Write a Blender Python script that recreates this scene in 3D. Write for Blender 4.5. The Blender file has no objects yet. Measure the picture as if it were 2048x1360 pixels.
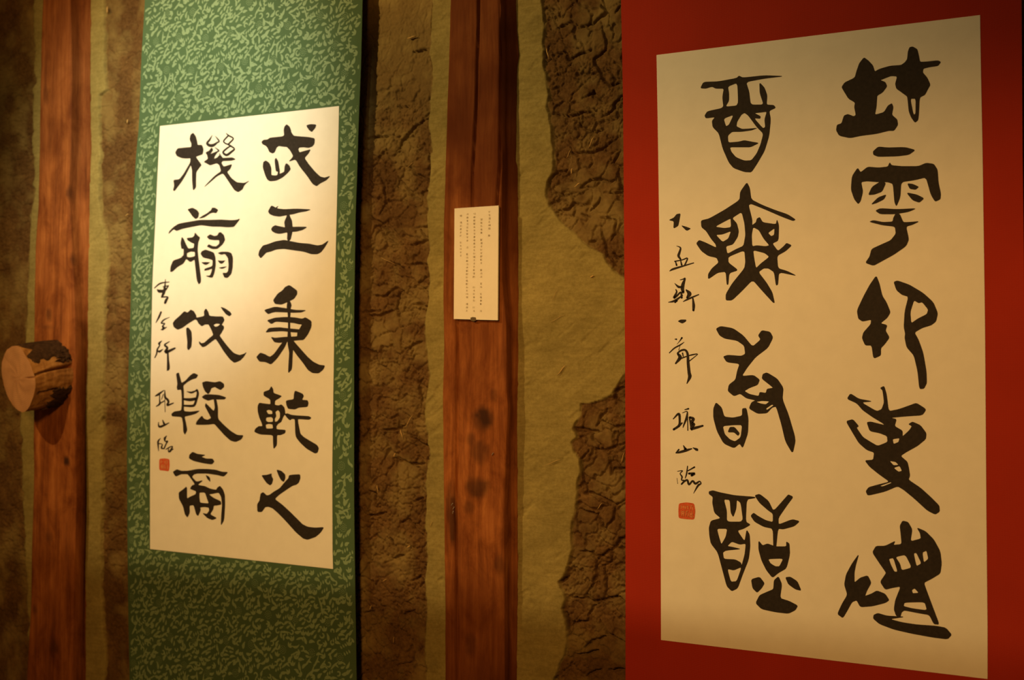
import bpy, math, random
import numpy as np
from mathutils import Vector, Matrix
from mathutils.geometry import tessellate_polygon
random.seed(7); RNG = np.random.default_rng(11)
C = bpy.context.scene.collection
SC = bpy.context.scene

# ------------------------------------------------------------ camera
F = 2400.0                     # focal length in pixels of the 2048 wide frame
D = 2.62                       # distance from the wall plane (y = 0)
HC = 1.50                      # camera height
YAW, PITCH, ROLL = math.radians(27.6), math.radians(1.86), math.radians(0.42)
Mcam = (Matrix.Rotation(YAW, 3, 'Z') @ Matrix.Rotation(math.pi/2, 3, 'X')
        @ Matrix.Rotation(PITCH, 3, 'X') @ Matrix.Rotation(ROLL, 3, 'Z'))
cd = bpy.data.cameras.new('camera'); cam = bpy.data.objects.new('camera', cd); C.objects.link(cam)
cam.matrix_world = Matrix.Translation((0, -D, HC)) @ Mcam.to_4x4()
cd.sensor_width = 36.0; cd.lens = F*36.0/2048.0
cd.clip_start = 0.05
cd.dof.use_dof = True; cd.dof.focus_distance = 2.7; cd.dof.aperture_fstop = 3.0
SC.camera = cam
MC = np.array(Mcam)

def un(x, y, d=0.0):
    """where the line of sight through a traced point meets the plane d metres proud of the wall"""
    v = MC @ np.array([(x-1024)/F, -(y-680)/F, -1.0])
    t = (D-d)/v[1]
    return np.array([v[0]*t, -d, HC+v[2]*t])
def unv(P, d=0.0):
    P = np.asarray(P, float)
    L = np.stack([(P[:, 0]-1024)/F, -(P[:, 1]-680)/F, -np.ones(len(P))], 1) @ MC.T
    t = (D-d)/L[:, 1]
    return np.stack([L[:, 0]*t, np.full(len(P), -d), HC+L[:, 2]*t], 1)

# ------------------------------------------------------------ world and lamps
SC.view_settings.view_transform = 'Standard'; SC.view_settings.look = 'None'
SC.view_settings.gamma = 1; SC.view_settings.use_curve_mapping = False
SC.view_settings.exposure = 0.0
w = bpy.data.worlds.new('dim_room'); SC.world = w; w.use_nodes = True
bg = w.node_tree.nodes['Background']; bg.inputs[0].default_value = (1.0, 0.45, 0.13, 1); bg.inputs[1].default_value = 0.05

WARM = (1.0, 0.65, 0.25)
def spot(name, loc, aim, watts, size_deg, blend, radius, col=WARM):
    l = bpy.data.lights.new(name, 'SPOT'); o = bpy.data.objects.new(name, l); C.objects.link(o)
    l.energy = watts; l.color = col; l.spot_size = math.radians(size_deg); l.spot_blend = blend
    l.shadow_soft_size = radius
    o.location = loc
    o.rotation_euler = (Vector(aim)-Vector(loc)).to_track_quat('-Z', 'Y').to_euler()
    return o
#LIGHTS
spot('spot_lamp', (-1.9, -2.0, 3.0), (-2.44, 0, 2.17), 222, 36, 1.0, 0.012, (1.0, 0.90, 0.64))
spot('spot_lamp', (-2.85, -2.0, 3.0), (-2.0, 0, 1.85), 147, 76, 0.9, 0.012)
spot('spot_lamp', (-1.45, -2.0, 3.0), (-0.75, 0, 1.25), 37, 74, 0.9, 0.012)
fl = bpy.data.lights.new('fill_light', 'AREA'); flo = bpy.data.objects.new('fill_light', fl); C.objects.link(flo)  # added fill light with no visible source, lifts the wall below the beam's cut
fl.shape = 'DISK'; fl.size = 0.5; fl.energy = 50; fl.color = (1.0, 0.47, 0.115)
flo.location = (-0.9, -3.3, 2.4); flo.rotation_euler = (Vector((-1.3, 0, 1.1))-flo.location).to_track_quat('-Z', 'Y').to_euler()
#ENDLIGHTS

# ------------------------------------------------------------ helpers
def tag(o, label=None, cat=None, group=None, kind=None):
    if label: o['label'] = label
    if cat: o['category'] = cat
    if group: o['group'] = group
    if kind: o['kind'] = kind
    return o
def empty(name, loc, label, cat):
    o = bpy.data.objects.new(name, None); C.objects.link(o); o.location = loc
    o.empty_display_size = 0.05
    return tag(o, label, cat)
def mesh(name, V, Fc, mat, parent=None, smooth=True):
    V = np.asarray(V, float)
    me = bpy.data.meshes.new(name)
    off = np.zeros(3)
    p = parent
    while p is not None:
        off += np.array(p.location); p = p.parent
    me.from_pydata((V-off).tolist(), [], Fc if isinstance(Fc, list) else Fc.tolist())
    me.update()
    if smooth: me.shade_smooth()
    else: me.shade_flat()
    o = bpy.data.objects.new(name, me); C.objects.link(o)
    if mat: me.materials.append(mat)
    if parent: o.parent = parent
    return o
def interp(tbl, y):
    t = np.array(tbl, float); return np.interp(y, t[:, 1], t[:, 0])

# ------------------------------------------------------------ materials
def mat(name, rough=0.8, spec=0.3):
    m = bpy.data.materials.new(name); m.use_nodes = True
    nt = m.node_tree; b = nt.nodes['Principled BSDF']
    b.inputs['Roughness'].default_value = rough
    b.inputs['Specular IOR Level'].default_value = spec
    return m, nt, b
def N(nt, t, **kw):
    n = nt.nodes.new(t)
    for k, v in kw.items():
        if k in n.inputs: n.inputs[k].default_value = v
        else: setattr(n, k, v)
    return n
def objmap(nt, scale):
    tc = N(nt, 'ShaderNodeTexCoord'); mp = N(nt, 'ShaderNodeMapping'); mp.inputs['Scale'].default_value = scale
    nt.links.new(tc.outputs['Object'], mp.inputs['Vector']); return mp.outputs['Vector']
def ramp(nt, fac, stops):
    r = N(nt, 'ShaderNodeValToRGB'); e = r.color_ramp.elements
    while len(e) < len(stops): e.new(0.5)
    for k, (p, c) in enumerate(stops): e[k].position = p; e[k].color = (*c, 1)
    nt.links.new(fac, r.inputs[0]); return r.outputs[0]
def noise(nt, vec, scale, detail=4, rough=0.6, dist=0.0):
    n = N(nt, 'ShaderNodeTexNoise'); n.inputs['Scale'].default_value = scale; n.inputs['Detail'].default_value = detail
    n.inputs['Roughness'].default_value = rough; n.inputs['Distortion'].default_value = dist
    nt.links.new(vec, n.inputs['Vector']); return n.outputs['Fac']
def mix(nt, fac, a, b, mode='MIX'):
    n = N(nt, 'ShaderNodeMix', data_type='RGBA', blend_type=mode)
    if isinstance(fac, float): n.inputs[0].default_value = fac
    else: nt.links.new(fac, n.inputs[0])
    for s, v in ((6, a), (7, b)):
        if isinstance(v, tuple): n.inputs[s].default_value = (*v, 1)
        else: nt.links.new(v, n.inputs[s])
    return n.outputs[2]
def bump(nt, b, h, dist, strength=1.0):
    n = N(nt, 'ShaderNodeBump'); n.inputs['Distance'].default_value = dist; n.inputs['Strength'].default_value = strength
    nt.links.new(h, n.inputs['Height']); nt.links.new(n.outputs[0], b.inputs['Normal'])
def attr(nt, name):
    a = N(nt, 'ShaderNodeAttribute', attribute_name=name); return a.outputs['Fac']

# wall: clay render and cracked mud
WALL, nt, b = mat('clay_and_mud', 0.95, 0.15)
v = objmap(nt, (1, 1, 1))
clay = ramp(nt, noise(nt, v, 9, 6, 0.65), [(0.3, (0.215, 0.178, 0.060)), (0.7, (0.325, 0.272, 0.098))])
speck = ramp(nt, noise(nt, v, 120, 5, 0.75), [(0.35, (0.86, 0.84, 0.78)), (0.6, (1.06, 1.06, 1.04))])
clay = mix(nt, 1.0, clay, speck, 'MULTIPLY')
tcr = N(nt, 'ShaderNodeTexCoord'); mpr = N(nt, 'ShaderNodeMapping'); mpr.inputs['Rotation'].default_value = (0, math.radians(38), 0); mpr.inputs['Scale'].default_value = (1, 1, 6)
nt.links.new(tcr.outputs['Object'], mpr.inputs['Vector'])
trow = noise(nt, mpr.outputs[0], 16, 6, 0.72, 0.4)
clay = mix(nt, 1.0, clay, ramp(nt, trow, [(0.3, (0.80, 0.78, 0.72)), (0.55, (1.0, 1.0, 1.0)), (0.75, (1.14, 1.13, 1.10))]), 'MULTIPLY')
mud = ramp(nt, noise(nt, v, 14, 6, 0.7), [(0.25, (0.080, 0.043, 0.015)), (0.5, (0.120, 0.068, 0.024)), (0.75, (0.175, 0.104, 0.036))])
speck2 = ramp(nt, noise(nt, v, 110, 4, 0.8), [(0.3, (0.6, 0.52, 0.45)), (0.65, (1.15, 1.12, 1.05))])
mud = mix(nt, 1.0, mud, speck2, 'MULTIPLY')
khaki = mix(nt, attr(nt, 'dust'), mud, (0.26, 0.195, 0.068))
col = mix(nt, attr(nt, 'mud'), clay, khaki)
nt.links.new(col, b.inputs['Base Color'])
bump(nt, b, noise(nt, v, 130, 6, 0.8), 0.0015, 0.7)

def wood(name, dark, mid, light, rough=0.8, knots=True, spec=0.12):
    m, nt, b = mat(name, rough, spec)
    v = objmap(nt, (22, 22, 1.6))
    g = noise(nt, v, 2.2, 8, 0.7, 0.6)
    c = ramp(nt, g, [(0.28, dark), (0.5, mid), (0.74, light)])
    v2 = objmap(nt, (1, 1, 0.6))
    blotch = ramp(nt, noise(nt, v2, 11, 6, 0.66, 0.5), [(0.3, (0.50, 0.40, 0.36)), (0.52, (1.0, 1.0, 1.0)), (0.7, (1.22, 1.30, 1.45))])
    c = mix(nt, 1.0, c, blotch, 'MULTIPLY')
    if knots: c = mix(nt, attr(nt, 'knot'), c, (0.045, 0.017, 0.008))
    if knots: c = mix(nt, attr(nt, 'dark_tone_shade'), c, (0.085, 0.019, 0.004))  # darker wood towards the top, plus painted shade towards the foot
    nt.links.new(c, b.inputs['Base Color'])
    v3 = objmap(nt, (60, 60, 3)); bump(nt, b, noise(nt, v3, 3, 6, 0.7), 0.0015, 0.7)
    return m
POST = wood('old_post_wood', (0.14, 0.042, 0.012), (0.29, 0.095, 0.024), (0.45, 0.170, 0.045))
STUB = wood('weathered_stub_wood', (0.16, 0.07, 0.022), (0.34, 0.16, 0.045), (0.5, 0.27, 0.08), 0.8, False)
ROD = wood('scroll_rod_wood', (0.03, 0.015, 0.008), (0.06, 0.025, 0.012), (0.09, 0.04, 0.02), 0.35, False)
def flat(name, c, rough=0.85, spec=0.2, nz=0.0, scale=300, bmp=0.0):
    m, nt, b = mat(name, rough, spec)
    v = objmap(nt, (1, 1, 1)); f = noise(nt, v, scale, 3, 0.6)
    lo = tuple(x*(1-nz) for x in c); hi = tuple(x*(1+nz) for x in c)
    nt.links.new(ramp(nt, f, [(0.3, lo), (0.7, hi)]), b.inputs['Base Color'])
    if bmp: bump(nt, b, f, bmp, 0.6)
    return m
ENDW, nt, b = mat('sawn_end_grain', 0.8, 0.2)
v = objmap(nt, (1, 1, 1)); wv = N(nt, 'ShaderNodeTexWave', wave_type='RINGS', rings_direction='Y'); wv.inputs['Scale'].default_value = 55
wv.inputs['Distortion'].default_value = 2.0; wv.inputs['Detail'].default_value = 2; nt.links.new(v, wv.inputs['Vector'])
cc = ramp(nt, wv.outputs['Fac'], [(0.0, (0.36, 0.20, 0.10)), (1.0, (0.42, 0.235, 0.115))])
cc = mix(nt, 1.0, cc, ramp(nt, noise(nt, v, 18, 4), [(0.3, (0.85, 0.78, 0.72)), (0.7, (1.1, 1.05, 1.0))]), 'MULTIPLY')
nt.links.new(cc, b.inputs['Base Color'])
BARK = flat('dark_bark', (0.05, 0.026, 0.013), 0.95, 0.1, 0.4, 90, 0.002)
PAPER = flat('calligraphy_paper', (0.80, 0.80, 0.745), 0.9, 0.15, 0.025, 25)
PAPER2 = PAPER
INK = flat('black_ink', (0.022, 0.017, 0.014), 0.75, 0.25, 0.25, 120)
GREY = flat('thin_ink', (0.075, 0.055, 0.04), 0.8, 0.2, 0.3, 200)
SEAL = flat('seal_vermilion', (0.60, 0.115, 0.045), 0.85, 0.2, 0.2, 400)
SEALP = flat('seal_pale_line', (0.70, 0.30, 0.13), 0.85, 0.2, 0.1, 400)
PRINT = flat('small_print', (0.36, 0.29, 0.18), 0.85, 0.2)
CARD = flat('card_white', (0.80, 0.76, 0.66), 0.8, 0.2, 0.02, 60)
STRAW = flat('straw', (0.50, 0.33, 0.11), 0.7, 0.3, 0.2, 80)
METAL, nt, b = mat('staple_metal', 0.25, 0.5); b.inputs['Metallic'].default_value = 0.9; b.inputs['Base Color'].default_value = (0.95, 0.9, 0.8, 1)

def cloth(name, c, nz, weave=900, rough=0.9):
    m, nt, b = mat(name, rough, 0.15)
    b.inputs['Sheen Weight'].default_value = 0.0
    v = objmap(nt, (1, 1, 1))
    f = noise(nt, v, 6, 3, 0.5)
    c1 = ramp(nt, f, [(0.3, tuple(x*(1-nz) for x in c)), (0.7, tuple(x*(1+nz) for x in c))])
    wa = N(nt, 'ShaderNodeTexWave', wave_type='BANDS', bands_direction='X'); wa.inputs['Scale'].default_value = weave/6.0
    wb = N(nt, 'ShaderNodeTexWave', wave_type='BANDS', bands_direction='Z'); wb.inputs['Scale'].default_value = weave/6.0
    for q in (wa, wb): nt.links.new(v, q.inputs['Vector']); q.inputs['Distortion'].default_value = 1.0
    mm = N(nt, 'ShaderNodeMath', operation='MULTIPLY'); nt.links.new(wa.outputs['Fac'], mm.inputs[0]); nt.links.new(wb.outputs['Fac'], mm.inputs[1])
    c2 = mix(nt, 1.0, c1, ramp(nt, mm.outputs[0], [(0.0, (0.85, 0.85, 0.85)), (0.6, (1.08, 1.08, 1.08))]), 'MULTIPLY')
    nt.links.new(c2, b.inputs['Base Color']); bump(nt, b, mm.outputs[0], 0.0004, 0.5)
    return m
GREEN = cloth('green_brocade', (0.072, 0.135, 0.068), 0.06)
LEAFC = flat('brocade_leaf_thread', (0.205, 0.315, 0.185), 0.8, 0.2, 0.12, 300)
RED = cloth('red_cloth', (0.385, 0.030, 0.013), 0.05)

# ------------------------------------------------------------ traced outlines on the wall
P1L = [(86,-260),(84,0),(82,60),(80,150),(76,400),(70,480),(67,650),(66,860),(65,1000),(62,1100),(60,1200),(52,1360),(46,1620)]
P1R = [(138,-260),(140,0),(143,150),(141,300),(137,390),(142,470),(146,560),(149,650),(150,860),(151,1000),(148,1120),(144,1360),(140,1620)]
P1S = [(186,-260),(184,0),(183,150),(184,300),(181,450),(178,600),(175,760),(173,860),(172,1000),(172,1360),(171,1620)]
P2L = [(903,-260),(900,0),(897,100),(893,210),(889,330),(886,470),(885,600),(887,690),(884,780),(885,900),(887,1040),(889,1200),(889,1360),(890,1620)]
P2R = [(1000,-260),(1000,0),(1003,130),(1002,250),(1004,330),(1003,430),(1004,560),(1012,650),(1013,780),(1016,815),(1012,880),(1009,1000),(1008,1100),(1009,1360),(1010,1620)]
P2S = [(1032,-260),(1033,0),(1036,60),(1040,105),(1036,130),(1034,250),(1033,320),(1037,330),(1037,420),(1038,500),(1038,700),(1036,860),(1036,1000),(1037,1150),(1035,1360),(1034,1620)]
M0B = [(66,-260),(66,0),(68,150),(70,165),(64,180),(66,400),(60,430),(56,520),(52,640),(40,800),(44,1000),(50,1120),(56,1250),(52,1620)]  # mud left of this
M1B = [(208,-260),(208,0),(210,120),(211,180),(199,190),(200,300),(198,380),(207,440),(214,500),(216,560),(209,600),(207,700),(206,780),(207,860),(204,980),(202,1100),(203,1200),(212,1300),(208,1360),(205,1620)]
M2B = [(866,-260),(864,0),(862,60),(858,100),(866,160),(860,200),(856,240),(862,300),(860,350),(853,400),(851,440),(856,480),(854,520),(857,560),(853,610),(848,650),(853,700),(856,750),(849,800),(846,830),(856,870),(858,900),(852,940),(848,1000),(850,1060),(852,1100),(849,1160),(852,1200),(850,1260),(847,1300),(850,1360),(852,1620)]
M3B = [(1084,-260),(1086,0),(1090,55),(1083,85),(1090,100),(1087,125),(1094,150),(1093,170),(1097,190),(1096,215),(1102,250),(1104,280),(1110,320),(1106,345),(1096,365),(1095,395),(1100,415),(1112,430),(1130,450),(1146,462),(1162,482),(1178,495),(1205,508),(1214,525),(1228,540),(1243,552),(1262,560),
       (1265,740),(1245,752),(1236,765),(1226,778),(1222,790),(1205,800),(1180,806),(1163,806),(1162,830),(1146,858),(1150,875),(1141,886),(1150,905),(1160,920),(1160,945),(1152,970),(1150,1000),(1147,1030),(1143,1070),(1146,1100),(1138,1120),(1128,1150),(1117,1165),(1126,1180),(1130,1200),(1122,1218),(1130,1240),(1135,1280),(1131,1310),(1120,1330),(1110,1360),(1100,1620)]
S1L = [(296,-260),(290,0),(283,110),(278,250),(272,310),(268,380),(264,490),(261,620),(258,700),(254,860),(254,960),(255,1100),(257,1250),(259,1350),(262,1620)]
S1R = [(730,-260),(725,0),(722,130),(717,250),(714,350),(711,430),(710,500),(708,640),(708,1000),(710,1160),(713,1360),(717,1620)]
S2L = [(1240,-260),(1242,0),(1246,200),(1248,450),(1250,700),(1251,900),(1251,1360),(1252,1620)]
S2R = [(2041,-260),(2043,0),(2045,300),(2050,700),(2054,1100),(2057,1360),(2060,1620)]
A1L = [(320,252),(314,370),(309,480),(305,560),(301,765),(300,965),(300,1098)]
A1R = [(678,212),(674,400),(670,560),(667,760),(664.5,930),(665,1100),(666,1138)]
A2L = [(1313,110),(1316,280),(1319,500),(1321,700),(1321,860),(1321.5,1100),(1322,1280)]
A2R = [(1960,30),(1962,150),(1965,300),(1970,650),(1973,1060),(1975,1250),(1975,1358)]

# pixel-row helper: for wall points (X, Z) give the traced-outline coordinates
def proj(P):
    """wall points (n,3) -> traced coordinates"""
    q = (np.asarray(P)-np.array([0, -D, HC])) @ MC
    return 1024+F*q[:, 0]/(-q[:, 2]), 680-F*q[:, 1]/(-q[:, 2])

# ------------------------------------------------------------ noise for the wall relief
def vnoise(x, y, seed, freq):
    r = np.random.default_rng(seed); T = r.random((256, 256))
    x = x*freq; y = y*freq; xi = np.floor(x).astype(int); yi = np.floor(y).astype(int)
    fx = x-xi; fy = y-yi; fx = fx*fx*(3-2*fx); fy = fy*fy*(3-2*fy)
    g = lambda a, c: T[a % 256, c % 256]
    return (g(xi, yi)*(1-fx)+g(xi+1, yi)*fx)*(1-fy)+(g(xi, yi+1)*(1-fx)+g(xi+1, yi+1)*fx)*fy
def fbm(x, y, seed, freq, o=4):
    s = 0; a = 1; t = 0
    for k in range(o): s = s+a*vnoise(x, y, seed+k, freq*2**k); t += a; a *= .55
    return s/t
def voro(x, y, cell, seed, warp):
    wx = (fbm(x, y, seed+50, 1.3/cell, 3)-.5)*warp*cell; wy = (fbm(x, y, seed+60, 1.3/cell, 3)-.5)*warp*cell
    x = (x+wx)/cell; y = (y+wy)/cell*1.08
    r = np.random.default_rng(seed); JX = r.random((128, 128)); JY = r.random((128, 128))
    xi = np.floor(x).astype(int); yi = np.floor(y).astype(int)
    f1 = np.full(x.shape, 9.0); f2 = np.full(x.shape, 9.0); idn = np.zeros(x.shape)
    for a in (-1, 0, 1):
        for c in (-1, 0, 1):
            px = xi+a+JX[(xi+a) % 128, (yi+c) % 128]; py = yi+c+JY[(xi+a) % 128, (yi+c) % 128]
            d = np.hypot(px-x, py-y); h = JX[(yi+c+31) % 128, (xi+a+7) % 128]
            nearer = d < f1
            f2 = np.where(nearer, f1, np.minimum(f2, d)); idn = np.where(nearer, h, idn); f1 = np.where(nearer, d, f1)
    return (f2-f1)*cell, idn     # metres to the joint (about twice), cell id

def T(x0, y0, s, *pls): return [[(x0+a/s, y0+c/s) for a, c in p] for p in pls]
CR = []
CR += T(680, 0, 2.72, [(190,920),(235,1010),(240,1090),(210,1170)], [(355,905),(420,950),(490,990)], [(310,960),(370,1040),(430,1090)],
        [(140,1170),(220,1220),(270,1280),(300,1310)], [(300,830),(330,770),(400,690),(470,640)], [(410,1240),(480,1230),(520,1235)], [(390,280),(440,272),(490,265)],
        [(130,755),(200,745),(250,740)], [(380,1330),(440,1320),(480,1290)], [(310,580),(370,575)])
CR += T(680, 450, 2.72, [(270,200),(340,240),(400,310),(470,370)], [(400,340),(440,300),(490,260)], [(180,390),(240,385),(290,345),(340,355)],
        [(330,350),(315,380),(300,450),(310,500)], [(355,685),(390,650),(440,630)], [(100,670),(150,680),(185,700),(200,760),(260,790)],
        [(420,860),(435,940),(440,1000)], [(230,1115),(290,1110),(340,1095)], [(380,1150),(430,1190),(475,1200)], [(310,1270),(380,1300),(450,1300)],
        [(130,470),(210,465)], [(300,460),(210,490),(140,490)], [(390,430),(470,440)], [(200,10),(250,70),(290,100)], [(350,215),(410,205),(470,215)], [(400,100),(470,80),(430,30)], [(150,1110),(110,1160)])
CR += T(680, 860, 2.72, [(320,505),(360,485),(390,520),(400,550),(450,580)], [(380,820),(430,800),(450,830),(430,860)], [(150,330),(190,350),(185,400)],
        [(310,170),(380,185),(450,180)], [(130,470),(190,460),(240,450)], [(270,590),(300,640)], [(280,700),(340,680)], [(120,1000),(180,985)], [(270,1060),(290,1130)], [(300,950),(330,1010),(400,980)], [(390,390),(440,370),(440,440)])
CR += T(1000, 0, 3.022, [(605,20),(640,70),(600,100),(550,140),(470,160)], [(600,130),(635,240),(630,300),(560,350),(590,430),(660,520),(720,500)],
        [(340,160),(390,140),(430,120)], [(310,330),(390,310),(410,360),(470,320),(540,300)], [(740,570),(690,620),(670,670),(610,705)], [(330,690),(430,700),(500,675),(580,665)],
        [(430,925),(520,920),(600,900),(700,830)], [(720,910),(670,985)], [(480,1130),(540,1085),(600,1080),(660,1100),(690,1080)], [(330,1160),(380,1180),(460,1160)],
        [(545,1270),(575,1240),(600,1190)], [(335,1030),(380,1040),(400,1025)], [(660,1165),(740,1160),(710,1080),(715,1000)], [(330,1275),(400,1265),(440,1220),(500,1230)], [(470,700),(480,760),(560,800),(620,780)], [(270,50),(340,60)], [(600,600),(560,550),(490,590)], [(720,30),(690,70)], [(300,1150),(290,1090),(340,1040)])
CR += T(1000, 420, 3.022, [(600,40),(690,60),(690,140),(660,180)], [(600,80),(620,180),(640,270),(700,340)], [(440,1320),(520,1325),(590,1340)], [(580,1310),(610,1240),(640,1200)],
        [(680,1100),(720,1080),(750,1070)], [(600,1270),(680,1310),(750,1300)], [(690,1110),(700,1170)], [(480,20),(540,40)], [(740,270),(700,290),(680,260)], [(530,190),(580,180)])
CR += T(1000, 860, 2.72, [(400,5),(490,10),(500,50),(540,80)], [(510,105),(570,110),(625,90),(680,75)], [(575,120),(590,180),(600,240),(610,215),(680,210)],
        [(480,110),(435,160),(445,250),(465,340),(540,360),(620,410),(680,380)], [(430,430),(520,460),(560,540)], [(430,655),(490,670),(515,710),(520,790),(490,850),(460,900)],
        [(520,710),(550,680),(590,660),(610,680),(600,720),(555,745)], [(560,750),(570,800),(570,900)], [(400,920),(460,915),(510,940),(580,915),(650,910),(680,940)],
        [(370,1075),(400,1050),(470,1040)], [(540,1040),(575,1110),(640,1140),(680,1160)], [(315,830),(370,795)], [(400,1230),(470,1220),(530,1200)], [(450,1190),(500,1150),(570,1125)],
        [(640,0),(630,90)], [(620,410),(610,480),(560,550)], [(340,990),(370,1030),(370,1075),(380,1120)], [(470,1040),(500,960),(560,940)], [(590,1310),(680,1300)], [(460,1340),(540,1300)], [(600,660),(650,600),(680,580)])

def build_wall():
    pL = un(-60, 680); pR = un(2110, 680)
    X0, X1 = pL[0]-0.75, pR[0]+0.45
    xpost1 = un(66, 600)[0]; xs1 = un(300, 600)[0]; xs1r = un(690, 600)[0]; xp2 = un(884, 600)[0]; xp2r = un(1020, 600)[0]; xs2 = un(1275, 600)[0]; xe = un(2000, 600)[0]
    segs = [(X0, pL[0], .03), (pL[0], xpost1+.03, .004), (xpost1+.03, un(150, 600)[0], .02), (un(150, 600)[0], xs1, .0032), (xs1, xs1r, .02),
            (xs1r, xp2+.01, .0020), (xp2+.01, xp2r, .01), (xp2r, xs2, .0020), (xs2, xe, .025), (xe, X1, .012)]
    xs = [X0]
    for a, c, s in segs:
        n = max(1, int(round((c-xs[-1])/s)))
        if c > xs[-1]: xs += list(np.linspace(xs[-1], c, n+1)[1:])
    xs = np.array(xs)
    zt = max(un(0, 0)[2], un(2048, 0)[2])+.03; zb = min(un(0, 1360)[2], un(2048, 1360)[2])-.03
    zfa = un(690, 1360)[2]-.01; zfb = un(690, 0)[2]+.01
    zs = np.concatenate([np.linspace(zb-.35, zb, 10)[:-1], np.linspace(zb, zfa, max(2, int((zfa-zb)/.006))+1)[:-1],
                         np.arange(zfa, zfb, .0026), np.linspace(zfb, zt, max(2, int((zt-zfb)/.006))+1), np.linspace(zt, zt+.35, 10)[1:]])
    Xg, Zg = np.meshgrid(xs, zs, indexing='ij')
    X = Xg.ravel(); Z = Zg.ravel()
    px, py = proj(np.stack([X, np.zeros_like(X), Z], 1))
    jit = (fbm(X, Z, 3, 30, 3)-.5)*9
    pj = px+jit
    m0 = pj < interp(M0B, py)
    m1 = (pj > interp(M1B, py)) & (pj < 500)
    m2 = (pj >= 500) & (pj < interp(M2B, py))
    b3 = interp(M3B, py); m3 = (pj > b3) & (px > 1040)
    def soft(dist): return np.clip(dist/5.0+.5, 0, 1)
    mud = np.maximum.reduce([soft(interp(M0B, py)-pj), soft(pj-interp(M1B, py))*(px < 500), soft(interp(M2B, py)-pj)*(px >= 500), soft(pj-b3)*(px > 1040)])
    e1, id1 = voro(X, Z, .046, 5, 1.0); e2, id2 = voro(X, Z, .021, 9, 1.3)
    und = fbm(X, Z, 21, 14, 4)-.5
    fine = fbm(X, Z, 31, 110, 4)-.5
    dens = fbm(X, Z, 77, 7, 2)
    dep1 = .0095*np.clip(1.1-e1/.0042, 0, 1)*np.clip((dens-.22)*6, .15, 1)
    dep2 = .0060*np.clip(1.05-e2/.0030, 0, 1)*np.clip((fbm(X, Z, 78, 11, 2)-.36)*8, 0, 1)
    # traced cracks
    dep3 = np.zeros_like(X); lip = np.zeros_like(X)
    for pl in CR:
        Q = unv(pl)[:, [0, 2]]
        x0, z0 = Q.min(0)-.02; x1, z1 = Q.max(0)+.02
        sel = np.where((X > x0) & (X < x1) & (Z > z0) & (Z < z1))[0]
        if not len(sel): continue
        A = np.stack([X[sel]+(fbm(X[sel], Z[sel], 91, 70, 2)-.5)*.007, Z[sel]+(fbm(X[sel], Z[sel], 95, 70, 2)-.5)*.007], 1)
        best = np.full(len(sel), 9.0); tt = np.zeros(len(sel)); n = len(Q)-1
        for k in range(n):
            a, c = Q[k], Q[k+1]; ab = c-a; t = np.clip(((A-a)@ab)/(ab@ab), 0, 1)
            d = np.hypot(*(A-a-t[:, None]*ab).T); nn = d < best
            best = np.where(nn, d, best); tt = np.where(nn, (k+t)/n, tt)
        wd = .0036*(.45+.75*np.sin(np.pi*np.clip(tt, .06, .94)))
        dep3[sel] = np.maximum(dep3[sel], .017*np.clip(1.15-best/wd, 0, 1))
        lip[sel] = np.maximum(lip[sel], np.clip(1-best/.014, 0, 1))
    upper = np.clip((330-py)/250, 0, 1)*(px > 500)*(px < 900)*.9      # upper middle panel: smoother, dusted with clay
    left = (px < 500)*1.0
    crk = 1-.75*upper-.35*left
    mudh = .006 + und*-.006 + fine*-.0035 + (id1-.5)*.0026*crk + (id2-.5)*.0016 + np.maximum(dep1*crk, dep2*crk) 
    mudh = np.maximum(mudh, mudh*.6+dep3) 
    ru = X*.79+Z*.61; rw = -X*.61+Z*.79
    clayh = (fbm(X, Z, 41, 5, 3)-.5)*.007 + (fbm(X, Z, 43, 60, 4)-.5)*.0014 + (fbm(ru*.22, rw, 44, 55, 4)-.5)*.0032 + .002*np.clip((fbm(ru*.3, rw, 45, 42, 3)-.66)*9, 0, 1)
    # a few hairline cracks in the clay itself
    Y = clayh*(1-mud) + mudh*mud
    Y = Y + .008*np.clip(1-np.abs(mud-.5)*2, 0, 1)*np.clip((fbm(X, Z, 47, 40, 2)-.42)*4, 0, 1)   # ragged edge of the render
    dust = np.clip((fbm(X, Z, 61, 16, 4)-.5)*3+.25, 0, 1)*.6
    dust = np.clip(dust+.6*upper+.0*left, 0, 1)
    nz = len(zs); nx = len(xs)
    V = np.stack([X, Y, Z], 1)
    I = np.arange(nx*nz).reshape(nx, nz)
    Fc = np.stack([I[:-1, :-1], I[1:, :-1], I[1:, 1:], I[:-1, 1:]], -1).reshape(-1, 4)
    # back and rim so the wall is a slab
    me = bpy.data.meshes.new('wall_back')
    rim = list(I[:, 0])+list(I[-1, 1:])+list(I[-2::-1, -1])+list(I[0, -2:0:-1])
    rv = V[rim].copy(); rv[:, 1] = .14
    n0 = len(V); V = np.concatenate([V, rv]); nr = len(rim)
    R = np.array(rim); j = np.arange(nr); k = (j+1) % nr
    Fr = np.stack([R[j], n0+j, n0+k, R[k]], 1)
    Fa = np.concatenate([Fc, Fr])
    me.vertices.add(len(V)); me.vertices.foreach_set('co', V.ravel())
    me.loops.add(Fa.size+nr); me.loops.foreach_set('vertex_index', np.concatenate([Fa.ravel(), (n0+np.arange(nr))[::-1]]).astype(np.int32))
    me.polygons.add(len(Fa)+1)
    st = np.concatenate([np.arange(len(Fa))*4, [Fa.size]]).astype(np.int32); me.polygons.foreach_set('loop_start', st)
    me.update(calc_edges=True); me.validate()
    for nm, arr in (('mud', mud), ('dust', dust)):
        a = me.attributes.new(nm, 'FLOAT', 'POINT'); full = np.zeros(len(me.vertices), np.float32); full[:len(arr)] = arr; a.data.foreach_set('value', full)
    me.shade_smooth()
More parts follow.
